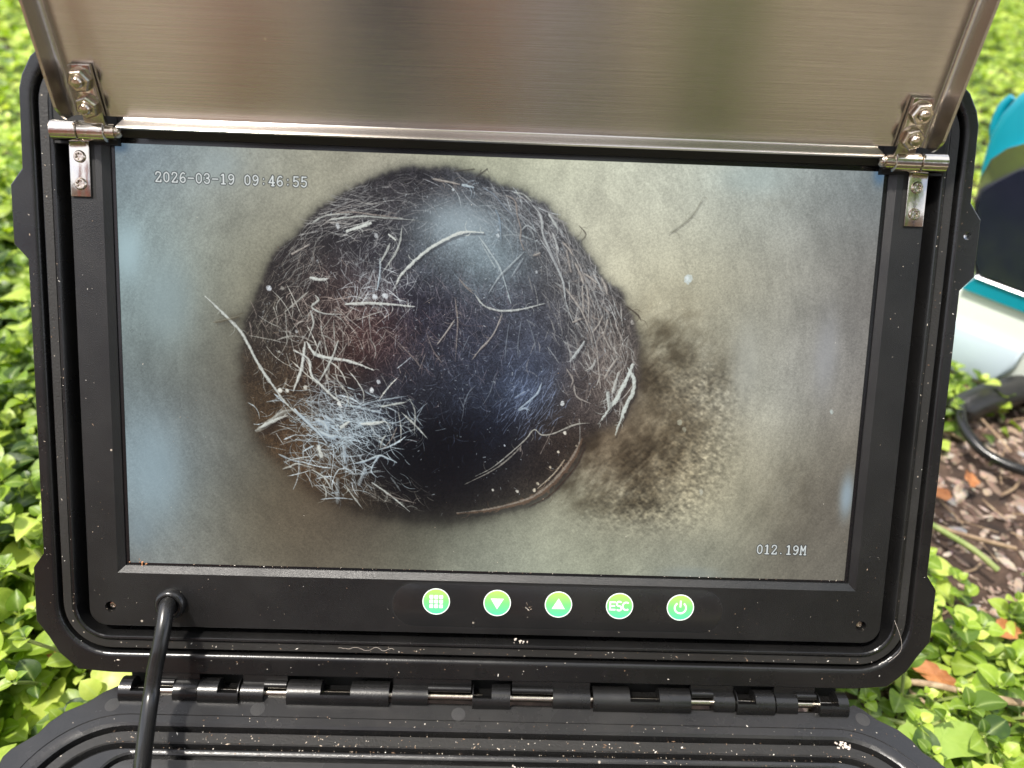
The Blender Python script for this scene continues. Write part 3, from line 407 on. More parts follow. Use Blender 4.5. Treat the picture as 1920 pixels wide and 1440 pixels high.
BLOBS = [(1440.4, 279.7, 20.4, (214, 228, 228), 0.85),(1437.6, 279.8, 9.6, (232, 240, 240), 0.8),(1841.7, 615.9, 9.6, (205, 220, 215), 0.7),(1302.5, 396.7, 9.6, (190, 186, 178), 0.7),(1131.9, 614.7, 9.6, (225, 230, 228), 0.95),(1142.0, 694.1, 7.2, (235, 230, 215), 0.9),(1127.1, 744.9, 6.0, (225, 215, 195), 0.9),(1174.2, 727.6, 6.0, (205, 190, 165), 0.8),(1107.5, 787.4, 6.0, (220, 205, 180), 0.8),(1076.6, 832.0, 7.2, (225, 215, 190), 0.9),(1067.4, 851.2, 7.2, (225, 215, 190), 0.85),(373.5, 340.6, 12.0, (220, 226, 232), 0.9),(407.1, 340.8, 8.4, (180, 178, 168), 0.7),(552.0, 633.6, 9.6, (230, 235, 230), 0.9),(635.9, 595.7, 12.0, (232, 238, 240), 0.95),(653.7, 574.1, 8.4, (220, 228, 232), 0.85),(399.8, 603.5, 10.8, (235, 236, 225), 0.95),(417.6, 604.3, 7.2, (235, 236, 225), 0.9),(464.3, 594.4, 9.6, (225, 225, 212), 0.85),(641.7, 354.1, 10.8, (225, 232, 235), 0.9),(668.7, 350.4, 10.8, (225, 232, 235), 0.9),(547.5, 179.4, 9.6, (215, 220, 222), 0.8),(643.7, 199.7, 8.4, (215, 220, 222), 0.8),(834.7, 81.9, 6.0, (205, 215, 220), 0.9),(951.0, 189.8, 7.2, (215, 225, 230), 0.9),(950.7, 176.5, 6.0, (200, 212, 220), 0.8),(1051.1, 278.7, 7.2, (205, 210, 214), 0.8),(1442.0, 654.5, 10.8, (200, 202, 180), 0.6),(1455.8, 674.1, 9.6, (200, 202, 180), 0.5),(1513.0, 842.1, 10.8, (205, 205, 188), 0.6),(1136.5, -2.7, 7.2, (190, 192, 172), 0.5),(1176.5, 959.9, 7.2, (190, 190, 165), 0.5),(557.5, 640.5, 4.8, (230, 230, 230), 0.9),(398.3, 503.5, 6.0, (200, 200, 190), 0.8),(442.4, 449.7, 7.2, (190, 195, 195), 0.7),(957.3, 853.1, 6.0, (215, 212, 200), 0.9),(1023.7, 855.5, 7.2, (215, 212, 200), 0.8),(985.0, 732.1, 4.8, (215, 222, 230), 0.9),(557.4, 668.7, 10.8, (205, 220, 228), 0.8),(578.1, 717.8, 9.6, (200, 215, 225), 0.8)]
TEXTS = [('2026-03-19 09:46:55', 96.6, 65.7, 19.99, 23.2),('012.19M', 1675.2, 985.7, 19.61, 24.0)]
CW, CH = 1920, 1080
def draw_picture():
    X, Y = np.meshgrid(np.arange(CW)+.5, np.arange(CH)+.5)
    def s2l(c): return np.asarray(c, float)/255.
    # wall colours of the pipe, blended from sampled patches
    num = np.zeros((CH//8, CW//8, 3)); den = np.zeros((CH//8, CW//8)); xs, ys = X[4::8, 4::8], Y[4::8, 4::8]
    for (x, y, c) in WALL:
        w = np.exp(-((xs-x)**2+((ys-y)*1.15)**2)/(2*105.**2))+1e-9; num += w[..., None]*s2l(c); den += w
    small = num/den[..., None]
    def up(a, f):
        h, w = a.shape[:2]; yy = np.clip((np.arange(CH)+.5)/f-.5, 0, h-1.001); xx = np.clip((np.arange(CW)+.5)/f-.5, 0, w-1.001)
        y0 = yy.astype(int); x0 = xx.astype(int); fy = (yy-y0)[:, None]; fx = (xx-x0)[None, :]
        if a.ndim == 3: fy = fy[..., None]; fx = fx[..., None]
        return a[y0][:, x0]*(1-fy)*(1-fx)+a[y0][:, x0+1]*(1-fy)*fx+a[y0+1][:, x0]*fy*(1-fx)+a[y0+1][:, x0+1]*fy*fx
    img = up(small, 8)
    def vnoise(u, v, seed):
        g = np.random.default_rng(seed).random((256, 256)); ui = np.floor(u).astype(int); vi = np.floor(v).astype(int); fu = u-ui; fv = v-vi
        fu = fu*fu*(3-2*fu); fv = fv*fv*(3-2*fv); a = g[vi % 256, ui % 256]; b = g[vi % 256, (ui+1) % 256]; c = g[(vi+1) % 256, ui % 256]; d = g[(vi+1) % 256, (ui+1) % 256]
        return (a*(1-fu)+b*fu)*(1-fv)+(c*(1-fu)+d*fu)*fv-.5
    cx, cy = CENTER; dx, dy = X-cx, (Y-cy)*1.05; rad = np.hypot(dx, dy); th = np.arctan2(dy, dx)
    # streaks running round the pipe
    st = vnoise(rad/5.5, th*22+rad*.01, 1)*.55+vnoise(rad/12, th*14, 2)*.6+vnoise(rad/30, th*9, 3)*.5
    far = np.clip((rad-380)/300, 0, 1)
    img *= (1+(.02+.05*far)*st)[..., None]
    img *= (1+.09*vnoise(X/4.2, Y/4.2, 4)+.13*vnoise(X/2.1, Y/2.1, 5)+.10*vnoise(X/70, Y/90, 55)+.07*vnoise(X/25, Y/40, 56))[..., None]
    # faint sensor grid
    img *= (1+.012*np.sin(X*2*np.pi/5.3)*np.sin(Y*2*np.pi/5.1))[..., None]
    # brown stains right of the opening
    n6 = vnoise(X/60, Y/60, 6)+.6*vnoise(X/22, Y/22, 7)+.5*vnoise((X-Y)/22, (X+Y)/9, 8)
    for (x, y, rx, ry, a) in STAINS:
        m = np.exp(-(((X-x)/rx)**2+((Y-y)/ry)**2))*a; m = np.clip(m*(1+1.5*n6), 0, .92)
        img = img*(1-m[..., None])+img*m[..., None]*np.array([.60, .56, .50])
    clump = vnoise((X+.5*Y)/11, (Y-.5*X)/7, 9)+.7*vnoise(X/6, Y/5, 10)
    for (x, y, rx, ry) in CLUMPS:
        m = np.exp(-(((X-x)/rx)**2+((Y-y)/ry)**2)); img *= (1+m*clump*.34)[..., None]
    for (x, y, rx, ry, c, a) in GLOWS0:
        m = np.exp(-(((X-x)/rx)**2+((Y-y)/ry)**2)**1.3)*a; img = img*(1-m[..., None])+s2l(c)*m[..., None]
    gm = img.mean(2, keepdims=True); img = (gm+(img-gm)*.80)*np.array([1.0, 1.01, 1.02])
    # opening: signed distance by ray lookup
    P_ = np.array(OPENING); pa = np.arctan2((P_[:, 1]-cy)*1.05, P_[:, 0]-cx); pr = np.hypot(P_[:, 0]-cx, (P_[:, 1]-cy)*1.05)
    o = np.argsort(pa); pa, pr = pa[o], pr[o]; R0 = np.interp(th, pa, pr, period=2*np.pi)
    edge = R0+10*vnoise(th*14, rad/60, 11)+6*vnoise(th*60, rad/20, 12)-rad
    soft = 6+24*np.clip((Y-cy)/380, 0, 1)
    halo = np.clip(1+edge/40., 0, 1)**2*.28; img *= (1-halo)[..., None]
    m = 1/(1+np.exp(-edge/soft*1.9))
    n13 = vnoise(X/3.3, Y/3.3, 13)+vnoise(X/1.8, Y/1.8, 14)
    num = np.zeros_like(small); den = np.zeros(small.shape[:2])
    for (x, y, c) in DARK:
        w = np.exp(-((xs-x)**2+(ys-y)**2)/(2*62.**2))+1e-9; num += w[..., None]*s2l(c); den += w
    dk = up(num/den[..., None], 8)*(1+.42*n13)[..., None]*(1+.3*vnoise(X/26, Y/26, 15))[..., None]
    dg = dk.mean(2, keepdims=True); dk = (dg+(dk-dg)*.72)*.95
    img = img*(1-m[..., None])+dk*m[..., None]
    def stroke(pts, w, c, a, smooth=True, tex=.5):
        p = np.array(pts, float)
        if smooth and len(p) > 2:
            q = []
            for i in range(len(p)-1):
                p0, p1, p2, p3 = p[max(i-1, 0)], p[i], p[i+1], p[min(i+2, len(p)-1)]
                for t in (0, .25, .5, .75): q.append(.5*((2*p1)+(-p0+p2)*t+(2*p0-5*p1+4*p2-p3)*t*t+(-p0+3*p1-3*p2+p3)*t**3))
            q.append(p[-1]); p = np.array(q)
        pad = w+3; x0, y0 = np.floor(p.min(0)-pad).astype(int); x1, y1 = np.ceil(p.max(0)+pad).astype(int)
        x0, y0, x1, y1 = max(x0, 0), max(y0, 0), min(x1, CW), min(y1, CH)
        if x1 <= x0 or y1 <= y0: return
        gx, gy = X[y0:y1, x0:x1], Y[y0:y1, x0:x1]; d = np.full(gx.shape, 1e9); uu = np.zeros(gx.shape); ns = len(p)-1
        for i in range(ns):
            ax, ay = p[i]; bx, by = p[i+1]; vx, vy = bx-ax, by-ay; L = vx*vx+vy*vy+1e-9
            t = np.clip(((gx-ax)*vx+(gy-ay)*vy)/L, 0, 1); di = np.hypot(gx-ax-t*vx, gy-ay-t*vy); q = di < d; d[q] = di[q]; uu[q] = ((i+t)/ns)[q]
        if tex > 0 and len(pts) > 2:
            tp = np.clip(.30+4*uu, 0, 1)*np.clip(.22+2.6*(1-uu), 0, 1); d = d+(1-tp)*w*.5
        if tex > 0 and w > 2: d = d*(1+.6*wob[y0:y1, x0:x1])+w*.10*wob2[y0:y1, x0:x1]
        k = np.clip((w/2+.8-d)/1.4, 0, 1)*a*(1+tex*n13[y0:y1, x0:x1])*(1-.5*(d/(w/2+.8))**2).clip(0, 1)
        k = np.clip(k, 0, 1)[..., None]; img[y0:y1, x0:x1] = img[y0:y1, x0:x1]*(1-k)+s2l(c)*k
    wob = vnoise(X/9, Y/9, 31)+.5*vnoise(X/4, Y/4, 32); wob2 = vnoise(X/14, Y/14, 33)*2
    r = np.random.default_rng(21)
    for (x, y, sx, sy, n, ang, sp, l0, l1, w0, w1, c, a) in FIBRES:
        for _ in range(int(n*1.7)):
            px, py = r.normal(x, sx), r.normal(y, sy)
            t = math.atan2((py-cy)*1.05, px-cx)
            if math.hypot(px-cx, (py-cy)*1.05) > np.interp(t, pa, pr, period=2*np.pi)-4: continue
            g = R_(ang)+r.normal(0, R_(sp)); l = r.uniform(l0, l1); k = r.normal(0, .35)
            pts = [(px+l*s*math.cos(g+k*s), py+l*s*math.sin(g+k*s)) for s in (-.5, -.17, .17, .5)]
            cc = np.array(c)*r.uniform(.75, 1.15); stroke(pts, r.uniform(w0*.8, w0*.8+(w1-w0*.8)*r.random()**1.2), np.clip(cc, 0, 255), min(1, a*1.35)*r.uniform(.35, 1.))
    for (x, y, rx, ry, c, a) in GLOWS:
        mm_ = np.exp(-(((X-x)/rx)**2+((Y-y)/ry)**2))*a; img[:] = img*(1-mm_[..., None])+s2l(c)*mm_[..., None]
    for (pts, w, c, a) in ROOTS:
        sh = [(x+w*.5, y+w*.6) for x, y in pts]; stroke(sh, w*1.3, (20, 18, 22), a*.35)
        stroke(pts, w, c, a, True, .35)
        for _ in range(int(2+w*.7)):                     # fine side rootlets
            i = r.integers(0, len(pts)-1); f = r.random(); bx, by = (pts[i][j]*(1-f)+pts[i+1][j]*f for j in (0, 1)); g = math.atan2(pts[i+1][1]-pts[i][1], pts[i+1][0]-pts[i][0])+r.choice((-1, 1))*r.uniform(.4, 1.2); l = r.uniform(10, 34)
            stroke([(bx, by), (bx+l*.5*math.cos(g), by+l*.5*math.sin(g)), (bx+l*math.cos(g+.4), by+l*math.sin(g+.4))], r.uniform(1, 2.2), c, a*.6)
        if w > 4: stroke([(x-w*.12, y-w*.15) for x, y in pts], w*.4, (225, 232, 225), a*.5)
    for _ in range(1500):                                # bright specks in the opening
        t, q = r.uniform(0, 2*np.pi), math.sqrt(r.random()); R1 = np.interp((t+np.pi) % (2*np.pi)-np.pi, pa, pr, period=2*np.pi)*q*.96
        x, y = cx+R1*math.cos(t), cy+R1*math.sin(t)/1.05
        if y > cy+150 and r.random() < .7: continue
        stroke([(x, y), (x+r.normal(0, 2.5), y+r.normal(0, 2.5))], r.uniform(.8, 2.2), (190, 200, 205), r.uniform(.15, .7))
    for (x, y, q, c, a) in BLOBS: stroke([(x, y), (x+1, y+q*.3)], q, c, a)
    # on-screen date, time and distance read-out
    for (txt, x, y, pit, h) in TEXTS:
        for pas in (0, 1):
            for i, ch in enumerate(txt):
                for seg in GLYPH.get(ch, []):
                    ps = [(x+i*pit+gx*pit*.74/10, y+gy*h/16) for gx, gy in seg]
                    if pas == 0: stroke(ps, 7.2, (38, 42, 44), .85, len(ps) > 3, 0)
                    else: stroke(ps, 3.6, (228, 234, 232), .98, len(ps) > 3, 0)
    img = np.clip(img, 0, 1); sat = img.mean(2, keepdims=True); img = sat+(img-sat)*.95
    return np.clip(img, 0, 1)
GLYPH = {'0': [[(5, 0), (1.5, 3), (1, 8), (1.5, 13), (5, 16), (8.5, 13), (9, 8), (8.5, 3), (5, 0)]],
 '1': [[(2, 2), (5, 0)], [(5, 0), (5, 16)], [(5.8, 1), (5.8, 15)], [(2, 16), (8.5, 16)]],
 '2': [[(1, 4), (2, 1), (5, 0), (8.3, 1.5), (8.5, 5), (5.5, 9.5), (1, 15.5)], [(1, 16), (9, 16)], [(9, 16), (9.3, 13)]],
 '3': [[(1, 3), (3, .4), (6.5, .3), (8.5, 3), (7.8, 6), (4.5, 7.6)], [(4.5, 7.6), (8, 8.8), (9, 12), (7, 15.5), (3.5, 16), (.8, 13.5)]],
 '4': [[(6.6, 0), (.8, 11)], [(.8, 11), (9.6, 11)], [(6.6, 0), (6.6, 16)], [(7.2, 1), (7.2, 16)], [(4.8, 16), (9, 16)]],
 '5': [[(2, 0), (8.6, 0)], [(2, 0), (1.6, 7.5)], [(1.6, 7.5), (4.5, 6.2), (8, 7.6), (9, 11), (7.4, 15), (4, 16), (1, 14)]],
 '6': [[(8.4, 1.5), (5.6, 0), (2.4, 3), (1, 8), (1.4, 13), (5, 16), (8.4, 14), (9, 11), (7.6, 8), (5, 7.2), (1.6, 10)]],
 '9': [[(1.6, 14.5), (4.4, 16), (7.6, 13), (9, 8), (8.6, 3), (5, 0), (1.6, 2), (1, 5), (2.4, 8), (5, 8.8), (8.4, 6)]],
 '-': [[(.6, 8.5), (9.6, 8.5)]], ':': [[(5, 5), (5, 5.8)], [(5, 13), (5, 13.8)]], '.': [[(4, 14.6), (4.6, 15)]],
 'M': [[(1, 0), (1, 16)], [(9, 0), (9, 16)], [(1, 0), (5, 9)], [(5, 9), (9, 0)], [(-.5, 16), (2.5, 16)], [(7.5, 16), (10.5, 16)]]}
img = draw_picture()
pic = bpy.data.images.new('inspection_picture', CW, CH); buf = np.ones((CH, CW, 4), np.float32); buf[..., :3] = img[::-1]
pic.pixels.foreach_set(buf.ravel()); pic.update(); pic.pack()
def screen_mat():
    m = mat('lit_screen', (.003, .003, .004), .26); b = P(m); b.inputs['Specular IOR Level'].default_value = .13
    t = N(m, 'TexImage'); t.image = pic; t.extension = 'EXTEND'; Lk(m, t.outputs[0], b.inputs['Emission Color']); b.inputs['Emission Strength'].default_value = .49
    return m
def screen():
    a, c = 147*S, 82.7*S
    me = bpy.data.meshes.new('screen'); me.from_pydata([(-a, -c, 0), (a, -c, 0), (a, c, 0), (-a, c, 0)], [], [(0, 1, 2, 3)])
    uv = me.uv_layers.new(name='UVMap')
    for i, q in enumerate(((0, 0), (1, 0), (1, 1), (0, 1))): uv.data[i].uv = q
    me.materials.append(screen_mat()); return me
part('screen', screen(), case, ML)
bm = bmesh.new()
for (x0, x1, y0, y1) in ((-149.5, -147, -85, 85), (147, 149.5, -85, 85), (-147, 147, -85, -82.7), (-147, 147, 82.7, 86)): box_bm(bm, x0*S, x1*S, y0*S, y1*S, -2*S, .35*S)
part('screen_border', from_bm('screen_border', bm, mat('gloss_black_border', (.006, .006, .007), .18)), case, ML)
# water drops on the glass
def drop(loc, r, label, mw=ML):
    pr = [(r*math.cos(R_(t)), r*.25*math.sin(R_(t))) for t in range(0, 90, 15)]+[(r*.02, r*.252)]
    o = part('water_drop', lathe('water_drop', pr, M['water'], 16, 180), None, mw @ Matrix.Translation(loc)); tag(o, label, 'water drop', 'clear water drops on the case and screen'); return o
drop((-143.2*S, 11.9*S, .1*S), 0.75*S, 'leftmost of three small clear drops clustered near the left screen edge')
drop((-140.3*S, 10.4*S, .1*S), 0.75*S, 'rightmost lower drop of the cluster of three near the left screen edge')
drop((-138.9*S, 14.2*S, .1*S), .7*S, 'uppermost drop of the cluster of three near the left screen edge')
drop((-36.9*S, 71.4*S, .1*S), 1.0*S, 'single clear drop on the screen over the top of the dark pipe opening')
drop((181.0*S, 59.5*S, 2.1*S), 1.5*S, 'clear drop on the right rim bulge of the lid beside the teal machine')

# --- keypad strip and five lit buttons
def pill(x0, x1, y0, y1, n=16):
    r = (y1-y0)/2; cy = (y0+y1)/2; pts = []
    for i in range(n+1): t = R_(-90+180*i/n); pts.append((x1-r+r*math.cos(t), cy+r*math.sin(t)))
    for i in range(n+1): t = R_(90+180*i/n); pts.append((x0+r+r*math.cos(t), cy+r*math.sin(t)))
    return pts
kp = part('keypad_strip', extrude_poly('keypad_strip', sc(pill(-39.9, 96.3, -105.8, -87.4)), .25*S, M['strip'], 30, bev=.09*S), case, ML @ Matrix.Translation((0, 0, 2.53*S)))
gap = extrude_poly('keypad_shade_sheet', sc(pill(-40.35, 96.75, -106.25, -86.95)), .05*S, M['dark'], 30)  # thin black sheet painting the shaded groove round the keypad
part('keypad_shade_sheet', gap, case, ML @ Matrix.Translation((0, 0, 2.48*S)))
def button_mat():
    m = mat('lit_green_button', (.1, .4, .05), .3); b = P(m); tc = N(m, 'TexCoord'); sp = N(m, 'SeparateXYZ'); Lk(m, tc.outputs['Object'], sp.inputs[0])
    mr = N(m, 'MapRange'); mr.inputs[1].default_value = -5.5*S; mr.inputs[2].default_value = 5.5*S; Lk(m, sp.outputs[1], mr.inputs[0])
    r = ramp(m, [(0., (.06, .50, .24)), (.5, (.12, .46, .13)), (1., (.30, .56, .08))], mr.outputs[0])
    Lk(m, r.outputs[0], b.inputs['Base Color']); Lk(m, r.outputs[0], b.inputs['Emission Color']); b.inputs['Emission Strength'].default_value = .32; return m
bmatl = button_mat()
wring = mat('lit_white_print', (.6, .66, .6), .4); P(wring).inputs['Emission Color'].default_value = (.72, .86, .72, 1); P(wring).inputs['Emission Strength'].default_value = .28
disc = lathe('button_disc', [(5.25*S, 0), (5.25*S, .1*S), (0.01*S, .1*S)], bmatl, 40)
ringm = lathe('button_ring', [(5.25*S, 0), (5.25*S, .14*S), (5.62*S, .14*S), (5.62*S, 0)], wring, 40)
def flat(name, polys, h=.06*S):
    bm = bmesh.new()
    for pl in polys:
        vs = [bm.verts.new((x*S, y*S, 0)) for x, y in pl]; f = bm.faces.new(vs)
        if f.normal.z < 0: f.normal_flip()
        e = bmesh.ops.extrude_face_region(bm, geom=[f]); bmesh.ops.translate(bm, verts=[v for v in e['geom'] if isinstance(v, bmesh.types.BMVert)], vec=(0, 0, h))
    bmesh.ops.recalc_face_normals(bm, faces=bm.faces)
    return from_bm(name, bm, wring, 30)
def bar(p, q, w):
    d = Vector((q[0]-p[0], q[1]-p[1])).normalized(); n = Vector((-d.y, d.x))*w/2
    return [(p[0]+n.x, p[1]+n.y), (p[0]-n.x, p[1]-n.y), (q[0]-n.x, q[1]-n.y), (q[0]+n.x, q[1]+n.y)]
def sqr(cx, cy, h, r=.3): return rrect(h, h, r, cx, cy, 3)
def arc(cx, cy, r, a0, a1, w, n=14, ry=None):
    ry = ry or r; o = [(cx+(r+w/2)*math.cos(R_(a0+(a1-a0)*i/n)), cy+(ry+w/2)*math.sin(R_(a0+(a1-a0)*i/n))) for i in range(n+1)]
    i_ = [(cx+(r-w/2)*math.cos(R_(a0+(a1-a0)*i/n)), cy+(ry-w/2)*math.sin(R_(a0+(a1-a0)*i/n))) for i in range(n+1)]
    return [[o[k], o[k+1], i_[k+1], i_[k]] for k in range(n)]
icons = {0: [sqr(x*2.0, y*2.0, .78) for x in (-1, 0, 1) for y in (-1, 0, 1)], 1: [[(-2.7, 1.9), (0, -2.7), (2.7, 1.9)]], 2: [[(-2.7, -1.9), (2.7, -1.9), (0, 2.7)]],
 3: [bar((-3.9, 1.9), (-3.9, -1.9), .72), bar((-3.6, 1.6), (-1.6, 1.6), .66), bar((-3.6, 0), (-1.8, 0), .66), bar((-3.6, -1.6), (-1.6, -1.6), .66)]
    + arc(-.15, .95, .98, 35, 270, .68, 12) + arc(-.15, -.97, .98, -150, 90, .68, 12) + arc(2.75, 0, 1.45, 50, 310, .70, 14, 1.65),
 4: arc(0, -.15, 2.35, 125, 415, .72, 20) + [bar((0, 3.0), (0, .1), .75)]}
names = ['white three by three grid symbol', 'white triangle pointing down', 'white triangle pointing up', 'white letters ESC', 'white power symbol']
for i, bx in enumerate((-22.0, 3.0, 28.2, 53.4, 78.6)):
    mw = ML @ Matrix.Translation((bx*S, -95.0*S, 2.79*S))
    b_ = part('button', disc, case, mw); b_['label'] = 'green lit round button with ' + names[i]
    part('button_rim', ringm, b_, mw)
    part('symbol', flat('symbol', icons[i]), b_, mw @ Matrix.Translation((0, 0, .11*S)))

# --- cable grommet and cable
part('grommet', lathe('grommet', [(6.2*S, 0), (6.3*S, 1.2*S), (5.8*S, 2.6*S), (4.8*S, 3.3*S), (3.8*S, 3.1*S), (3.3*S, 2.2*S), (3.2*S, .6*S)], M['cable'], 32, 60), case, ML @ Matrix.Translation((-129.8*S, -98.6*S, 2.5*S)))
gp = ML @ Vector((-129.8*S, -98.6*S, -1*S)); gp2 = ML @ Vector((-129.6*S, -99.5*S, 5*S))
cpath = [gp, gp2, (-.1287, .0125, .0390), (-.1278, .0055, .0368), (-.1282, -.0010, .0315), (-.1297, -.0060, .0250), (-.1304, -.0125, .0176), (-.1289, -.0219, .0150), (-.1259, -.0326, .0156), (-.1226, -.0419, .0183), (-.1172, -.055, .0226), (-.110, -.072, .022), (-.098, -.095, .012), (-.088, -.115, .001)]
part('cable', tube_mesh('cable', cpath, 3.05*S, M['cable'], 20, 8), case, MB)

# --- hinge between lid and base
RB = 5.4*S
def kx(px): return ((px-232)/1351*302.5-151)*S
def prof_extrude(bm, pts, x0, x1):
    a = [bm.verts.new((x0, y, z)) for y, z in pts]; b = [bm.verts.new((x1, y, z)) for y, z in pts]; n = len(pts)
    for i in range(n): bm.faces.new((a[i], a[(i+1) % n], b[(i+1) % n], b[i]))
    bm.faces.new(a[::-1]); bm.faces.new(b)
def circ(a0, a1, n, r=RB): return [(r*math.cos(R_(a0+(a1-a0)*i/n)), r*math.sin(R_(a0+(a1-a0)*i/n))) for i in range(n+1)]
# in the base frame: y away from viewer, z up; viewer looks from -y/+z
def base_knuckle(x0, x1, w0, w1):
    bm = bmesh.new(); full = circ(-70, 200, 18) + [(-7.5*S, -.3*S), (-7.5*S, -3*S), (0, -5.2*S)]
    notch = [(-.5*S, 2.1*S)] + circ(128, 200, 8) + [(-7.5*S, -.3*S), (-7.5*S, -3*S), (0, -5.2*S)] + circ(-70, -20, 4) + [(1.2*S, -1*S)]
    prof_extrude(bm, full, x0, w0)
    if w1 < x1: prof_extrude(bm, full, w1, x1)
    prof_extrude(bm, notch, w0, w1)
    bmesh.ops.recalc_face_normals(bm, faces=bm.faces)
    part('hinge_knuckle', from_bm('hinge_knuckle', bm, M['shell'], 40), case, MB)
def to_lid(y, z):                                        # base-frame y,z of the axis region turned with the lid
    return (y, z)
lid_dir = Vector(((rot @ Vector((0, 1, 0))).y, (rot @ Vector((0, 1, 0))).z))
lid_n = Vector(((rot @ Vector((0, 0, 1))).y, (rot @ Vector((0, 0, 1))).z))
def L2(u, w): v = lid_dir*u+lid_n*w; return (v.x, v.y)  # u up the lid, w out of the lid face
def lid_knuckle(x0, x1, s0, s1):
    bm = bmesh.new()
    full = [L2(7.4*S, -.05*S), L2(7.4*S, -3*S)] + [L2(RB*math.cos(R_(t)), RB*math.sin(R_(t))) for t in range(-60, -301, -15)]
    full = [L2(7.4*S, -.1*S), L2(4.4*S, -.1*S)] + [L2(4.5*S*math.cos(R_(t)), 4.5*S*math.sin(R_(t))) for t in range(22, 301, 14)] + [L2(7.4*S, -4*S)]
    prof_extrude(bm, full, s0, s1)
    w = (x0, s0) if x0 < s0 else (s1, x1)
    if w[1]-w[0] > 1*S:
        for (u, q, r) in ((4.0, 1.0, 1.35), (-3.4, 2.2, 1.15)):
            prof_extrude(bm, [L2((u+r*math.cos(R_(t)))*S, (q+r*math.sin(R_(t)))*S) for t in range(0, 360, 30)], w[0], w[1])
        prof_extrude(bm, [L2(7.4*S, -.1*S), L2(4*S, -.1*S), L2(3.2*S, -3.6*S), L2(-3*S, -3.8*S), L2(-3*S, -4.4*S), L2(7.4*S, -4.4*S)], w[0], w[1])
    bmesh.ops.recalc_face_normals(bm, faces=bm.faces)
    part('hinge_knuckle', from_bm('hinge_knuckle', bm, M['shell'], 40), case, MB)
g_ = .35*S
for (a, b, w0, w1) in ((232, 297, 255, 296.5), (375, 452, 412, 451), (537, 727, 600, 655), (878, 951, 880, 915), (1102, 1287, 1172, 1227), (1370, 1444, 1371, 1407), (1525, 1583, 1526, 1562)):
    base_knuckle(kx(a)+g_, kx(b)-g_, max(kx(w0), kx(a)+g_+.3*S), min(kx(w1), kx(b)-g_-.3*S))
for (a, b, s0, s1) in ((297, 375, 330, 374), (452, 537, 453, 495), (730, 878, 731, 797), (951, 1100, 1029, 1099), (1287, 1370, 1329, 1369), (1445, 1525, 1446, 1487)):
    lid_knuckle(kx(a)+g_, kx(b)-g_, max(kx(s0), kx(a)+g_), min(kx(s1), kx(b)-g_))
bm = bmesh.new(); box_bm(bm, -151*S, 151*S, -143.0*S, -127*S, -15*S, -6.2*S); part('gap_shade_box', from_bm('gap_shade_box', bm, M['dark'], 30), case, ML)  # black box closing the see-through gap, its shade painted in
V, F = [], []
for k, (x0, x1) in enumerate(((-149.5, -2.), (2.0, 149.5))):
    v, f = tube([(x0*S, 0, 0), (x1*S, 0, 0)], 1.55*S, 16, True, 1)
    part('hinge_pin', mesh_of('hinge_pin', v, f, M['pin'], 60), case, MB)

# --- base shell: mirrored rim, grooves, seal and an inset panel
BC = -135.0                                              # centre of the base ring, 135 mm in front of the hinge
bo = [(30, -3.5), (151.2, -3.5), (152.6, 2.6), (158.8, -1.4), (163, -5.8), (170.3, -10.2), (174.2, -14.6), (176.5, -19.5), (183.5, -26.0), (185, -29), (185, -52), (180.6, -58), (180.5, -175), (185, -181), (185, -205), (180.5, -211), (180, -238), (173, -251), (160, -262), (30, -266)]
bout = bo + [(-x, y) for x, y in bo[::-1]]
def rb(a, s, r): return sc(rrect(a, 135-s, r, 0, BC, 14))
BR = [(161.5, 31.5, 20, -2.6), (162.3, 30.8, 20, -2.6), (162.6, 30.5, 20, -1.3), (163.0, 29.9, 20.5, -1.0)]
polysB = [rb(146, 27.9, 10), rb(147.2, 26.6, 11), rb(147.4, 26.4, 11), rb(148.2, 25.6, 12), rb(149.4, 25.0, 12), rb(162.3, 24.7, 22), rb(163.6, 24.0, 23), rb(164.6, 23.2, 23.5), rb(165.1, 22.6, 24), rb(166.4, 22.0, 24.5), rb(171.4, 17.2, 30), rb(171.8, 16.8, 30), rb(173.0, 15.7, 31), rb(173.8, 15.0, 32), rb(174.9, 14.0, 32), rb(178.1, 10.9, 35), rb(178.3, 10.7, 35), rb(178.5, 10.5, 35)]
zB = [-5.0, -5.0, -1.7, -1.1, -1.0, -1.0, -1.6, -3.0, -6.5, -1.6, -1.6, -7.0, -7.0, -1.1, -.25, -.2, -.55, -.2]
# keep the rings inside the outline near the chamfered corners
polysB += [sc(shrink(bout, .4)) if False else sc([(x*.998, (y-BC)*.998+BC) for x, y in bout]), sc(bout), sc(bout)]; zB += [-.2, -.6, -5.]
polysB += [rb(175, 14, 16), rb(170, 18, 16), rb(160, 26, 14)]; zB += [-5.2, -85, -95]
n_out = sc(bout)
def clampring(pl):
    out = []
    for (x, y) in pl: out.append((x, y))
    return out
V, F = loft(polysB, [z*S for z in zB], BC*S, flip=True, close_bot=True)
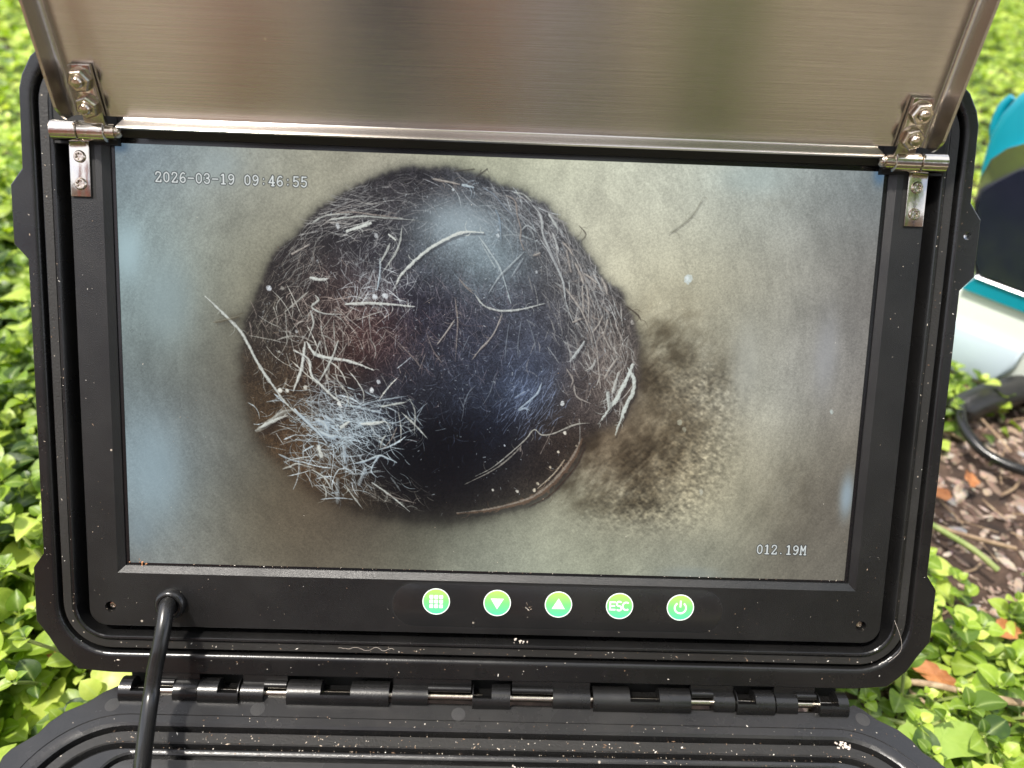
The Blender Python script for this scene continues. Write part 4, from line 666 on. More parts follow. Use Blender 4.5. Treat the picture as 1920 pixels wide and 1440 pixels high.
# pull any ring vertex that would cross the outline back inside
nring = len(V)//len(polysB); iout = len(polysB)-5
for k in range(0, iout):
    for i in range(nring):
        x, y, z = V[k*nring+i]; xo, yo, _ = V[iout*nring+i]
        d = math.hypot(x, y-BC*S); do = math.hypot(xo, yo-BC*S)-(iout-k)*.00035-.0002
        if d > do: q = do/d; V[k*nring+i] = (x*q, (y-BC*S)*q+BC*S, z)
part('base_shell', mesh_of('base_shell', V, F, M['base'], 30), case, MB)
V, F = loft([rb(166.3, 21.9, 24.4), rb(166.8, 21.5, 25), rb(171., 17.6, 29.5), rb(171.4, 17.3, 30)], [-1.55*S, -1.1*S, -1.1*S, -1.55*S], BC*S, flip=True)
part('seal_strip', mesh_of('seal_strip', V, F, M['seal'], 30), case, MB)
part('base_panel', extrude_poly('base_panel', rb(145.6, 28.3, 9.6), 3.6*S, M['panel'], 30, bev=.5*S), case, MB @ Matrix.Translation((0, 0, -5.1*S)))
# round moulding marks on the base rim and lid rim
def mark(x, y, r, mw, z, mt, nm='mould_mark'):
    me = lathe(nm, [(r*S, 0), (r*S, .03*S), (r*.97*S, .05*S), (.01*S, .05*S)], mt, 28); part(nm, me, case, mw @ Matrix.Translation((x*S, y*S, z*S)))
M['mark'] = plastic('frosted_mould_mark', .024, .6, 2600, 1.0, .6)
for (x, y) in ((-152.5, -6.9), (-93.5, -7.5), (-11.5, -7.8), (157, -6.2)): mark(x, y, 2.9, MB, -.2, M['mark'])
for x in (-118, -92, -39, -3, 50, 95): mark(x, -126.2, 2.6, ML, 2.0, M['shell'])

# --- hinged steel cover above the screen
AL = R_(30.)
MPl = Matrix(((1, 0, 0, 0), (0, math.cos(AL), -math.sin(AL), 84*S), (0, math.sin(AL), math.cos(AL), 4*S), (0, 0, 0, 1)))
MP_ = ML @ MPl
def cover():
    bm = bmesh.new(); HX = 157.6; xs = []
    for t in (9.6, 7.5, 5.0, 2.6): xs.append((-HX, t))
    for i in range(6): a = R_(180+90*i/5); xs.append((-HX+2.2+2.2*math.cos(a), 2.2+2.2*math.sin(a)))
    xs.append((-147.3, 0))
    for x in (-139.7, -120, -80, -40, 0, 40, 80, 120, 139.7): xs.append((x, 0))
    xs.append((147.3, 0))
    for i in range(6): a = R_(270+90*i/5); xs.append((HX-2.2+2.2*math.cos(a), 2.2+2.2*math.sin(a)))
    for t in (2.6, 5.0, 7.5, 9.6): xs.append((HX, t))
    rows = [9.2, 9.4, 12, 15, 20, 40, 80, 120, 160, 204]
    def s_of(h, r):
        if r > 3: return rows[r]
        low = 8.0 if h < 2.3 else 8.0+max(0, (h-4.6))**1.6*.42
        return low+(20-low)*[0, .08, .25, .55][r]
    G = []
    for r in range(len(rows)): G.append([bm.verts.new((x*S, s_of(h, r)*S, h*S)) for x, h in xs])
    for r in range(len(rows)-1):
        for i in range(len(xs)-1): bm.faces.new((G[r][i], G[r][i+1], G[r+1][i+1], G[r+1][i]))
    i0 = [i for i, (x, h) in enumerate(xs) if abs(x+139.7) < .01][0]; i1 = [i for i, (x, h) in enumerate(xs) if abs(x-139.7) < .01][0]
    cur = G[0][i0:i1+1]
    led = [(7.85, .05), (7.6, .25), (7.45, .6), (7.38, 1.2), (7.35, 3.), (7.3, 6.4), (7.2, 7.1), (6.8, 7.6)]
    for (s_, h_) in led:
        nxt = [bm.verts.new((v.co.x, s_*S, h_*S)) for v in cur]
        for i in range(len(cur)-1): bm.faces.new((cur[i+1], cur[i], nxt[i], nxt[i+1]))
        cur = nxt
    bmesh.ops.recalc_face_normals(bm, faces=bm.faces)
    if sum(f.normal.z*f.calc_area() for f in bm.faces) < 0:
        for f in bm.faces: f.normal_flip()
    bmesh.ops.solidify(bm, geom=list(bm.faces), thickness=1.0*S)
    return from_bm('steel_cover', bm, M['brushed'], 50)
part('steel_cover', cover(), case, MP_)
def hexnut(name='hex_nut'):
    bm = bmesh.new()
    lv = [(4.05, 0, 6), (4.05, 2.3, 6)]
    w1 = [bm.verts.new((4.3*S*math.cos(k*math.pi/12), 4.3*S*math.sin(k*math.pi/12), z)) for z in (0, .6*S) for k in range(24)]
    for k in range(24): bm.faces.new((w1[k], w1[(k+1) % 24], w1[24+(k+1) % 24], w1[24+k]))
    bm.faces.new(w1[24:])
    hx = [[bm.verts.new((r*S*math.cos(k*math.pi/3+.3), r*S*math.sin(k*math.pi/3+.3), z*S)) for k in range(6)] for r, z in ((3.9, .61), (4.0, .9), (4.0, 3.0), (3.45, 3.5))]
    for a, b in zip(hx, hx[1:]):
        for k in range(6): bm.faces.new((a[k], a[(k+1) % 6], b[(k+1) % 6], b[k]))
    bm.faces.new(hx[-1])
    rg = [[bm.verts.new((r*S*math.cos(k*math.pi/8), r*S*math.sin(k*math.pi/8), z*S)) for k in range(16)] for r, z in ((2.5, 3.51), (2.45, 3.56), (2.0, 3.55), (1.95, 4.5), (1.5, 5.1), (.5, 5.25))]
    for a, b in zip(rg, rg[1:]):
        for k in range(16): bm.faces.new((a[k], a[(k+1) % 16], b[(k+1) % 16], b[k]))
    bm.faces.new(rg[-1])
    return from_bm(name, bm, M['nut'], 25)
nutm = hexnut(); scm = screw_mesh('leaf_screw', 2.25*S, 1.0*S, 6, .62)
def barrel(bm, x0, x1, r):
    v, f = tube([(x0, 0, 0), (x0+.35*S, 0, 0), (x1-.35*S, 0, 0), (x1, 0, 0)], [r*.86, r, r, r*.86], 24, True, 1)
    vs = [bm.verts.new(p) for p in v]
    for q in f: bm.faces.new([vs[i] for i in q])
for sg in (-1, 1):
    bm = bmesh.new(); barrel(bm, -10*S, -.15*S, 3.7*S); bmh = from_bm('hinge_barrel', bm, M['chrome'], 50)
    mwh = ML @ Matrix.Translation((sg*156.3*S, 85.6*S, 6.6*S))
    h = part('cover_hinge', bmh, case, mwh); h['label'] = 'steel hinge of the cover, %s end' % ('left' if sg < 0 else 'right')
    bm = bmesh.new(); barrel(bm, .15*S, 10*S, 3.7*S); part('hinge_barrel', from_bm('hinge_barrel', bm, M['chrome'], 50), h, mwh)
    e = -sg; bm = bmesh.new()
    x0, x1 = (9.9*S, 13.2*S) if e > 0 else (-13.2*S, -9.9*S)
    v, f = tube([(x0, 0, 0), (x1, 0, 0)], [2.9*S, 2.9*S], 20, True, 1); vs = [bm.verts.new(p) for p in v]; [bm.faces.new([vs[i] for i in q]) for q in f]
    xa, xb = (13.15*S, 15.2*S) if e > 0 else (-15.2*S, -13.15*S)
    v, f = tube([(xa, 0, 0), ((xa+xb)/2, 0, 0), (xb, 0, 0)], [2.1*S, 2.1*S, 1.2*S] if e > 0 else [1.2*S, 2.1*S, 2.1*S], 20, True, 1); vs = [bm.verts.new(p) for p in v]; [bm.faces.new([vs[i] for i in q]) for q in f]
    part('pin_end', from_bm('pin_end', bm, M['nut'], 50), h, mwh)
    bm = bmesh.new(); box_bm(bm, -3.7*S, 3.7*S, 62.2*S, 83.6*S, 2.56*S, 3.5*S, .2*S)
    part('lower_leaf', from_bm('lower_leaf', bm, M['chrome'], 30), h, ML @ Matrix.Translation((sg*158.6*S, 0, 0)))
    bm = bmesh.new(); box_bm(bm, -4.6*S, 4.6*S, 61.6*S, 84.*S, 2.49*S, 2.545*S)  # thin black pad painting the shaded recess round the leaf
    part('leaf_shade_pad', from_bm('leaf_shade_pad', bm, M['dark'], 30), h, ML @ Matrix.Translation((sg*158.1*S, 0, 0)))
    for y in (76.8, 66.8):
        part('leaf_screw', scm, h, ML @ Matrix.Translation((sg*158.4*S, y*S, 3.5*S)) @ Matrix.Rotation(y, 4, 'Z'))
    bm = bmesh.new(); box_bm(bm, -3.8*S, 3.8*S, 3.2*S, 26.6*S, .6*S, 2.6*S, .25*S)
    part('upper_leaf', from_bm('upper_leaf', bm, M['chrome'], 30), h, MP_ @ Matrix.Translation((sg*149.4*S, 0, 0)))
    for s_ in (21.8, 12.6):
        part('hex_nut', nutm, h, MP_ @ Matrix.Translation((sg*149.3*S, s_*S, 2.6*S)) @ Matrix.Rotation(s_, 4, 'Z'))
# solid black blocks behind the hinges, painting the shade of a pocket
for sg in (-1, 1):
    bm = bmesh.new(); box_bm(bm, (157-12.5 if sg > 0 else -169.)*S, (169. if sg > 0 else -157+12.5)*S, 81.5*S, 94*S, -3*S, 2.9*S)
    part('hinge_shade_block', from_bm('hinge_shade_block', bm, M['dark'], 30), case, ML)

# --- crumbs, dust and fibres in the grooves
def crumbs():
    V, F = [], []; r = random.Random(5)
    def add(mw, p, s, k=1.):
        base = len(V); ax = [Vector((r.gauss(0, 1), r.gauss(0, 1), r.gauss(0, 1))).normalized() for _ in range(2)]
        e = r.choice((1, 1, 1.8, 3))*k; off = [(-1, 0, 0), (1, 0, 0), (0, -1, 0), (0, 1, 0), (0, 0, -1), (0, 0, 1)]
        rz = Matrix.Rotation(r.uniform(0, 6.3), 3, 'Z')
        for o in off: V.append(mw @ (Vector(p)+rz @ Vector((o[0]*s*e*r.uniform(.6, 1.2), o[1]*s*r.uniform(.6, 1.2), (o[2]+.6)*s*.6))))
        for q in ((0, 2, 4), (2, 1, 4), (1, 3, 4), (3, 0, 4), (2, 0, 5), (1, 2, 5), (3, 1, 5), (0, 3, 5)): F.append(tuple(base+i for i in q))
    for _ in range(560):                                 # base groove
        x = r.uniform(-150, 172)*S; a = abs(r.gauss(0, 1)); z, y = r.choice(((-4.1, -r.uniform(15.4, 16.9)), (-1.1, -r.uniform(17.6, 21.4)), (-1.1, -r.uniform(17.6, 21.4)), (-4.1, -r.uniform(22.2, 22.6)), (-4.1, -r.uniform(22.1, 22.7)), (-1.1, -r.uniform(21.5, 22.)), (-1.2, -r.uniform(24.5, 26.5)), (-.2, -r.uniform(10, 14))))
        add(MB, (x, y*S, z*S), r.choice((.12, .15, .2, .3))*S)
    for _ in range(230):                                 # lower lid groove
        x = r.uniform(-168, 168)*S; z, y = r.choice(((2.1, -r.uniform(115.4, 118)), (2.1, -r.uniform(117, 118.2)), (-1.4, -r.uniform(119.6, 120.4)), (2.0, -r.uniform(122.5, 128))))
        add(ML, (x, y*S, z*S), r.choice((.1, .13, .18, .28))*S)
    for _ in range(230):                                 # side grooves
        sg = r.choice((-1, 1)); y = r.uniform(-105, 95)*S; z, x = r.choice(((2.1, r.uniform(170.2, 173.3)), (3.4, r.uniform(168.2, 169)), (2.0, r.uniform(177.5, 180)), (2.5, r.uniform(153, 162))))
        add(ML, (sg*x*S, y, z*S), r.choice((.08, .1, .14, .2))*S)
    for _ in range(120): add(ML, (r.uniform(-147, 147)*S, r.uniform(-82, 82)*S, .05*S), r.choice((.07, .09, .12))*S)
    for _ in range(70): add(ML, (r.uniform(-147, 147)*S, (-82.9+abs(r.gauss(0, .3)))*S, .4*S), r.choice((.1, .14, .2))*S)
    for _ in range(90): add(ML, (r.uniform(-160, 160)*S, r.uniform(-107, -88)*S, 2.6*S), r.choice((.07, .1, .15))*S)
    for _ in range(16): add(ML, ((15.6+r.gauss(0, .9))*S, (-97.5+r.gauss(0, 1.6))*S, 2.8*S), r.uniform(.05, .14)*S, 2.5)
    o = part('dirt_crumbs', mesh_of('dirt_crumbs', V, F, M['crumb'], None)); tag(o, 'scattered pale crumbs and grit lying in the grooves of the black case', 'dirt', kind='stuff')
crumbs()
def flake(name, mw, p, s, label, cat, mt, seed, n=26):
    V, F = [], []; r = random.Random(seed)
    for k in range(n):
        c = Vector((r.gauss(0, s*.9), r.gauss(0, s*.45), abs(r.gauss(0, s*.12)))); q = s*r.uniform(.10, .36); base = len(V); a = r.uniform(0, 6.3)
        m_ = Matrix.Rotation(a, 3, 'Z') @ Matrix.Rotation(r.uniform(-.5, .5), 3, 'X')
        for o in ((-1, -.4, 0), (.8, -.6, 0), (1, .5, .1), (-.6, .7, .05), (0, 0, .7)): V.append(mw @ (Vector(p)+c+m_ @ (Vector(o)*q)))
        for f in ((0, 1, 4), (1, 2, 4), (2, 3, 4), (3, 0, 4), (3, 2, 1, 0)): F.append(tuple(base+i for i in f))
    tag(part(name, mesh_of(name, V, F, mt, None)), label, cat)
flake('paint_flake', MB, (146*S, -17.5*S, -1.0*S), 2.0*S, 'pale crumbling flake in the groove of the lower case half, right side', 'flake', M['fluff'], 3)
flake('paint_flake', ML, (12.6*S, -112.4*S, 1.6*S), 1.7*S, 'pale flake wedged below the lit buttons between panel and lid ridge', 'flake', M['fluff'], 4, 14)
flake('paint_flake', MB, (13.*S, -29.5*S, -1.3*S), 1.6*S, 'flattened pale flake on the lower case panel at the bottom edge', 'flake', M['fluff'], 6, 14)
flake('bark_scrap', ML, (-143.5*S, -82.8*S, .5*S), 1.6*S, 'small brown bark scrap caught in the lower left corner of the screen', 'scrap', M['deadleaf'], 8, 10)
def fibre(pts, mw, label, r=.05*S):
    o = part('hair_fibre', tube_mesh('hair_fibre', pts, r, M['fluff'], 5, 4), None, mw); tag(o, label, 'fibre')
fibre([(168*S, -98*S, 3.5*S), (171.5*S, -106*S, 3.6*S), (172.5*S, -112*S, 2.5*S), (168*S, -117*S, 2.4*S)], ML, 'thin pale hair curving round the lower right corner groove of the lid')
fr_ = random.Random(3)
fibre([(x*S, (-116.6+(.5+.4*math.sin(x*.23))*math.sin(x*.9+.8*math.sin(x*.31))+fr_.gauss(0, .12))*S, 2.3*S) for x in range(-62, -38, 1)], ML, 'thin wavy pale hair lying in the bottom groove of the lid')
# ------------------------------------------------------------------ teal and white machine beside the case
ps = R_(49.)
MT = Matrix.Translation((.405, .400, 0)) @ Matrix(((math.cos(ps), 0, math.sin(ps), 0), (-math.sin(ps), 0, math.cos(ps), 0), (0, 1, 0, 0), (0, 0, 0, 1)))
# local x along the front face, y up, z = depth away from the viewer
mach = empty('spot_cleaner', (.43, .45, -.1)); tag(mach, 'teal and white plastic machine with a dark glossy window, standing right of the case', 'machine')
def mir(p, c=62): return p+[(2*c-x, y) for x, y in p[::-1]]
hood = mir([(1, -1), (-6, 12), (-15, 34), (-25, 60), (-31, 88), (-33, 110), (-31, 128), (-25, 143), (-12, 161), (8, 174), (34, 182)])
part('hood', extrude_poly('hood', sc(hood), .15, M['teal'], 50, bev=.007), mach, MT)
trim = mir([(1.5, 1.5), (-5, 13), (-13, 34), (-22, 60), (-25, 80), (-23, 96), (-15, 107), (-4, 114), (20, 121)])
win = mir([(4, 5), (-3, 14), (-11, 34), (-18.5, 58), (-19.5, 70), (-12, 81), (-1, 93), (14, 103), (34, 108)])
def frame_mesh():
    bm = bmesh.new(); a = [bm.verts.new((x*S, y*S, -.005)) for x, y in trim]
    n = len(trim); back = [bm.verts.new((x*S, y*S, .002)) for x, y in trim]; inner = [bm.verts.new((x*S, y*S, -.0015)) for x, y in win]
    for i in range(n-1):
        bm.faces.new((a[i], a[i+1], back[i+1], back[i])); bm.faces.new((a[i+1], a[i], inner[i], inner[i+1]))
    bm.faces.new((a[0], a[-1], back[-1], back[0])); bm.faces.new((a[-1], a[0], inner[0], inner[-1]))
    bmesh.ops.recalc_face_normals(bm, faces=bm.faces); return from_bm('silver_frame', bm, M['silver'], 30)
part('silver_frame', frame_mesh(), mach, MT)
part('window', extrude_poly('window', sc(win), .004, M['window'], 40), mach, MT @ Matrix.Translation((0, 0, -.0055)))
band = mir([(2, 0), (-3, -6), (-6, -13), (34, -13)])
part('teal_band', extrude_poly('teal_band', sc(band), .14, M['teal'], 40), mach, MT @ Matrix.Translation((0, 0, -.0025)))
tank = [(-10, -12.5), (-13, -40), (-8, -70), (2, -86), (16, -93), (34, -94), (70, -92), (112, -92), (128, -84), (137, -64), (136, -12.5)]
part('tank', extrude_poly('tank', sc(tank), .13, M['whitep'], 50, bev=.004), mach, MT @ Matrix.Translation((0, 0, .002)))
low = [(-10, -44), (-8, -68), (1, -84), (14, -90), (36, -89), (50, -80), (58, -62), (59, -44)]
part('tank_bowl', extrude_poly('tank_bowl', sc(low), .03, M['bluep'], 50, bev=.004), mach, MT @ Matrix.Translation((0, 0, -.0045)))
tube_mesh_ = tube_mesh('lever', [(-.030, .098, .02), (-.036, .112, .02), (-.037, .128, .02), (-.033, .138, .02)], [.003, .0045, .004, .003], M['teal'], 10, 4)
part('lever', tube_mesh_, mach, MT)
for i, (x, y) in enumerate(((-12, 66), (-14, 60), (-8, 47), (10, 30), (-15, 72))):
    drop((x*S, y*S, -.0058), (1.6 if i in (0, 2) else 1.)*S, ['clear drop high on the left of the dark machine window', 'small clear drop just below another on the dark machine window', 'larger clear drop halfway down the dark machine window', 'faint clear drop low on the dark machine window', 'tiny clear drop highest on the dark machine window'][i], MT @ Matrix.Rotation(math.pi, 4, 'X') @ Matrix.Scale(-1, 4, (0, 1, 0)))
# hose and cord
hz = -.085
hose = part('black_hose', tube_mesh('black_hose', [(.384, .320, hz-.004), (.3875, .3225, hz-.003), (.392, .326, hz), (.418, .338, hz+.003), (.46, .352, hz+.006), (.52, .375, hz+.006), (.60, .40, hz)], [.003, .0115, .0125, .0125, .0125, .0125, .0125], M['hose'], 20, 5)); tag(hose, 'thick black hose end lying in the herbs below the teal machine', 'hose')
cord = part('extension_cord', tube_mesh('extension_cord', [(.402, .330, -.088), (.388, .322, -.080), (.378, .309, -.076), (.374, .296, -.078), (.374, .281, -.080), (.379, .268, -.083), (.388, .257, -.084), (.402, .247, -.084), (.43, .236, -.086), (.47, .225, -.09), (.52, .22, -.09)], .0042, M['cable'], 12, 6)); tag(cord, 'thin glossy black cord looping out from under the hose end', 'cord')
redp = part('red_cap', extrude_poly('red_cap', sc([(0, -9), (5, -11), (14, -9), (16, 0), (12, 9), (3, 10), (-2, 2)]), .010, M['red'], 40, bev=.002), None, Matrix.Translation((.421, .270, -.096)) @ Matrix.Rotation(R_(30), 4, 'X')); tag(redp, 'small red plastic cap half hidden at the right edge beside the cord', 'cap')

# ------------------------------------------------------------------ ground litter and plants
def leaf_template(nu=5, nv=2, cup=.16, fold=.25, bend=.25, point=.0, petiole=True):
    V, F = [], []
    for i in range(nu+1):
        t = i/nu; w = .40*math.sin(math.pi*(t**.78))**.62 if 0 < t < 1 else .02
        if point: w *= (1-point*t*t)
        for j in range(-nv, nv+1):
            q = j/nv; x = w*q; V.append((x, .14+t*.86, abs(q)**1.5*fold*w-cup*(2*t-1)**2*.3+.02-bend*t*t*.5))
    k = 2*nv+1
    for i in range(nu):
        for j in range(2*nv): F.append((i*k+j, i*k+j+1, (i+1)*k+j+1, (i+1)*k+j))
    if petiole:
        b = len(V); V += [(-.02, 0, 0), (.02, 0, 0), (.02, .17, .0), (-.02, .17, .0)]; F.append((b, b+1, b+2, b+3))
    RIB[len(V)] = [1. if j == 0 else 0. for i in range(nu+1) for j in range(-nv, nv+1)]+[0.]*(len(V)-(nu+1)*(2*nv+1))
    return np.array(V), F
RIB = {}
def set_rib(me, vals):
    at = me.attributes.new('rib', 'FLOAT', 'POINT'); at.data.foreach_set('value', np.asarray(vals, np.float32))
T_near = [leaf_template(6, 2, .16, .30, .30), leaf_template(6, 2, .3, .2, .10), leaf_template(6, 2, .1, .5, .5, .25)]
T_far = [leaf_template(3, 1, .16, .30, .30, 0, False), leaf_template(3, 1, .3, .4, .05, 0, False)]
def in_case(x, y, m=0.):
    if abs(x) < .19+m and -.27-m < y < .012+m: return True
    if abs(x) < .172+m and .0-m < y < .20+m*.5: return True
    return False
def in_machine(x, y):
    dx, dy = x-.405, y-.400; u = dx*math.cos(ps)-dy*math.sin(ps); w = dx*math.sin(ps)+dy*math.cos(ps)
    return -.03 < u < .16 and -.012 < w < .17
def cover_density(x, y):
    """how thickly the herbs grow at a spot"""
    n = noise.noise(Vector((x*7, y*7, 2)))+.5*noise.noise(Vector((x*19, y*19, 5)))
    if x < 0: return .95+.25*n if y > .0 else .85+.5*n
    d = 1.0
    bare = .66*math.exp(-(((x-.36)/.16)**2+((y-.175)/.085)**2)) + .55*math.exp(-(((x-.47)/.16)**2+((y-.30)/.06)**2)) + .25*math.exp(-(((x-.26)/.05)**2+((y-.075)/.03)**2))
    return d-1.1*bare+.45*n-.12
def sprig(r, x, y, h, size, lean=.5, pairs=3):
    """list of (matrix) leaves and stem path of one herb sprig"""
    z0 = gheight(x, y); a = r.uniform(0, 6.28); L = Vector((math.cos(a), math.sin(a), 0))*lean*h
    base = Vector((x, y, z0-.002)); top = base+L+Vector((0, 0, h)); path = [base, base+L*.35+Vector((0, 0, h*.5)), top]
    mats = []; phase = r.uniform(0, 3.14)
    for k in range(pairs):
        t = (k+1)/pairs; p = base.lerp(top, t)-L*.12*math.sin(t*3.1); s = size*(1.0-.30*abs(t-.55)) if t < .99 else size*.78
        for q in (0, 1):
            az = phase+k*1.57+q*3.14+r.gauss(0, .22); el = r.gauss(.05+.45*t, .22)
            m = Matrix.Translation(p) @ Matrix.Rotation(az, 4, 'Z') @ Matrix.Rotation(el, 4, 'X') @ Matrix.Rotation(r.gauss(0, .25), 4, 'Y') @ Matrix.Scale(s*r.uniform(.65, 1.15), 4)
            mats.append(m)
    for q in (0, 1):
        az = phase+pairs*1.57+q*3.14; m = Matrix.Translation(top+Vector((0, 0, .001))) @ Matrix.Rotation(az, 4, 'Z') @ Matrix.Rotation(r.uniform(.5, 1.0), 4, 'X') @ Matrix.Scale(size*.45, 4); mats.append(m)
    return path, mats
cam_inv = cam.matrix_world.inverted()
def in_view(x, y, z, m=.06):
    c = cam_inv @ Vector((x, y, z))
    return c.z < -.05 and abs(c.x/-c.z) < .666+m and abs(c.y/-c.z) < .5+m
r = random.Random(11)
near_sprigs, far_leaves = [], []
def scatter(n, x0, x1, y0, y1, f_h, f_s, test):
    for _ in range(n):
        x, y = r.uniform(x0, x1), r.uniform(y0, y1)
        if in_case(x, y, .006) or in_machine(x, y) or cover_density(x, y)+r.gauss(0, .08) < test: continue
        h = f_h(x, y); s = f_s(x, y); pth, ms = sprig(r, x, y, h, s, .5, 3 if h > .025 else 2)
        if in_case(pth[-1].x, pth[-1].y, .012): continue
        d = (Vector((x, y, -.09))-cam.location).length
        yield (d, x, y, pth, ms, s)
cam_loc = cam.matrix_world.translation
allsp = []
hr = lambda x, y: r.uniform(.012, .040) if y < .45 else r.uniform(.02, .05)
hl = lambda x, y: r.uniform(.025, .07)+(.02 if y > .05 else 0)
s1 = lambda x, y: r.choice((r.uniform(.009, .014), r.uniform(.013, .022)))
sl = lambda x, y: r.choice((r.uniform(.012, .018), r.uniform(.018, .032)))
for args in ((2000, .17, .75, -.10, .60, hr, s1, .50), (3400, .15, 1.9, .55, 2.8, lambda x, y: r.uniform(.02, .07), lambda x, y: r.uniform(.016, .028), .40),
             (2200, -.62, -.17, -.08, .70, hl, sl, .38), (3000, -1.7, -.15, .55, 2.6, lambda x, y: r.uniform(.03, .12), lambda x, y: r.uniform(.018, .030), .35), (500, -.16, .16, .2, .8, hr, s1, .4)):
    allsp += [q for q in scatter(*args)]
vis = [q for q in allsp if in_view(q[1], q[2], -.07)]
vis.sort(key=lambda q: (Vector((q[1], q[2], -.08))-cam_loc).length)
NEAR = 170
near = vis[:NEAR]; nearset = {id(q) for q in near}; rest = [q for q in allsp if id(q) not in nearset]
leafmeshes = {'leaf': [mesh_of('leaf', v, f, M['leaf'], 180) for v, f in T_near], 'leafdark': [mesh_of('leaf', v, f, M['leafdark'], 180) for v, f in T_near]}
for l_ in leafmeshes.values():
    for me_ in l_: set_rib(me_, RIB[len(me_.vertices)])
for (d, x, y, pth, ms, s) in near:
    e = empty('herb_sprig', pth[0]); side = 'left' if x < 0 else 'right'
    if side == 'right':
        zone = ('beside the lower right corner of the case', 'at the lower right corner')[0:2] if y < .09 else (('below the pebble patch, right of the case', 'below the pebbles') if y < .15 else (('among the pebbles right of the case lid', 'among the pebbles') if y < .26 else ('around the cord and hose below the machine', 'around the cord')))
        e['label'] = 'low bright green round leaved herb ' + zone[0]; e['group'] = 'round leaved herbs ' + zone[1]
    else:
        zone = ('at the lower left corner of the case', 'at the lower left') if y < .08 else (('beside the lower half of the left lid rim', 'beside the lower left rim') if y < .22 else ('beside the upper half of the left lid rim', 'beside the upper left rim'))
        e['label'] = 'fresh green oval leaved herb ' + zone[0]; e['group'] = 'oval leaved herbs ' + zone[1]
    e['category'] = 'herb'
    part('stem', tube_mesh('stem', pth, .0009, M['stem'], 5, 2), e)
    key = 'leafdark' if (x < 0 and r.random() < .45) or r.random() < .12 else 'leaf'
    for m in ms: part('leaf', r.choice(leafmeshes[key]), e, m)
def join_leaves(name, mats, tmpls, material, label, cat):
    off = 0; ribs = []
    groups = {}
    for m in mats: groups.setdefault(r.randrange(len(tmpls)), []).append(m)
    allv, loops, starts = [], [], []
    for gi, ml in groups.items():
        tv, tf = tmpls[gi]; A = np.array([np.array(m) for m in ml]); h = np.c_[tv, np.ones(len(tv))]
        v = np.einsum('nij,kj->nki', A, h)[..., :3].reshape(-1, 3); tfa = np.array(tf)
        f = (tfa[None]+(np.arange(len(ml))*len(tv))[:, None, None]).reshape(-1, 4)+off; allv.append(v); loops.append(f); off += len(v); ribs.append(np.tile(RIB[len(tv)], len(ml)))
    v = np.concatenate(allv); f = np.concatenate(loops); me = bpy.data.meshes.new(name)
    me.vertices.add(len(v)); me.vertices.foreach_set('co', v.ravel().astype(np.float32)); me.loops.add(f.size); me.loops.foreach_set('vertex_index', f.ravel().astype(np.int32))
    me.polygons.add(len(f)); me.polygons.foreach_set('loop_start', (np.arange(len(f))*4).astype(np.int32)); me.update(calc_edges=True)
    me.polygons.foreach_set('use_smooth', [True]*len(f)); me.materials.append(material); set_rib(me, np.concatenate(ribs))
    o = part(name, me); tag(o, label, cat, kind='stuff'); return o
mid = [q for q in rest if (Vector((q[1], q[2], -.08))-cam_loc).length < 1.0]; midset = {id(q) for q in mid}; farr = [q for q in rest if id(q) not in midset]
join_leaves('ground_herbs', [m for q in mid if q[1] >= 0 for m in q[4]], T_near, M['leaf'], 'mat of bright green round herb leaves on the right, behind and beside the machine', 'ground cover')
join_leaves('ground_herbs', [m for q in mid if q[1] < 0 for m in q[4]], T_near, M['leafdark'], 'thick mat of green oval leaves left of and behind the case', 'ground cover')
join_leaves('far_herbs', [m for q in farr for m in q[4]], T_far, M['leaf'], 'blurred carpet of yellow green leaves far behind the case', 'ground cover')
# low carpet between the sprigs, darker leaf colour paints deeper shade in the gaps
fill = []
for (n, x0, x1, y0, y1, th, s0, s1_) in ((6500, .16, .75, -.1, .62, .52, .010, .018), (12000, .15, 1.9, .55, 2.8, .3, .014, .024), (3000, -.62, -.17, -.1, .7, .3, .014, .024), (9000, -1.7, .15, .55, 2.6, .3, .018, .028), (3000, -1.3, 1.3, -.75, -.3, .2, .016, .026)):
    for _ in range(n):
        x, y = r.uniform(x0, x1), r.uniform(y0, y1)
        if in_case(x, y, .01) or in_machine(x, y) or (y > -.2 and cover_density(x, y)+r.gauss(0, .1) < th): continue
        z = gheight(x, y)+r.uniform(.002, .014 if x > 0 else .03)
        fill.append(Matrix.Translation((x, y, z)) @ Matrix.Rotation(r.uniform(0, 6.28), 4, 'Z') @ Matrix.Rotation(r.gauss(.1, .4), 4, 'X') @ Matrix.Rotation(r.gauss(0, .35), 4, 'Y') @ Matrix.Scale(r.uniform(s0, s1_), 4))
join_leaves('low_carpet', fill, T_far, M['leafdark'], 'low leaf carpet near the soil, coloured dark as shade between the taller herbs', 'ground cover')
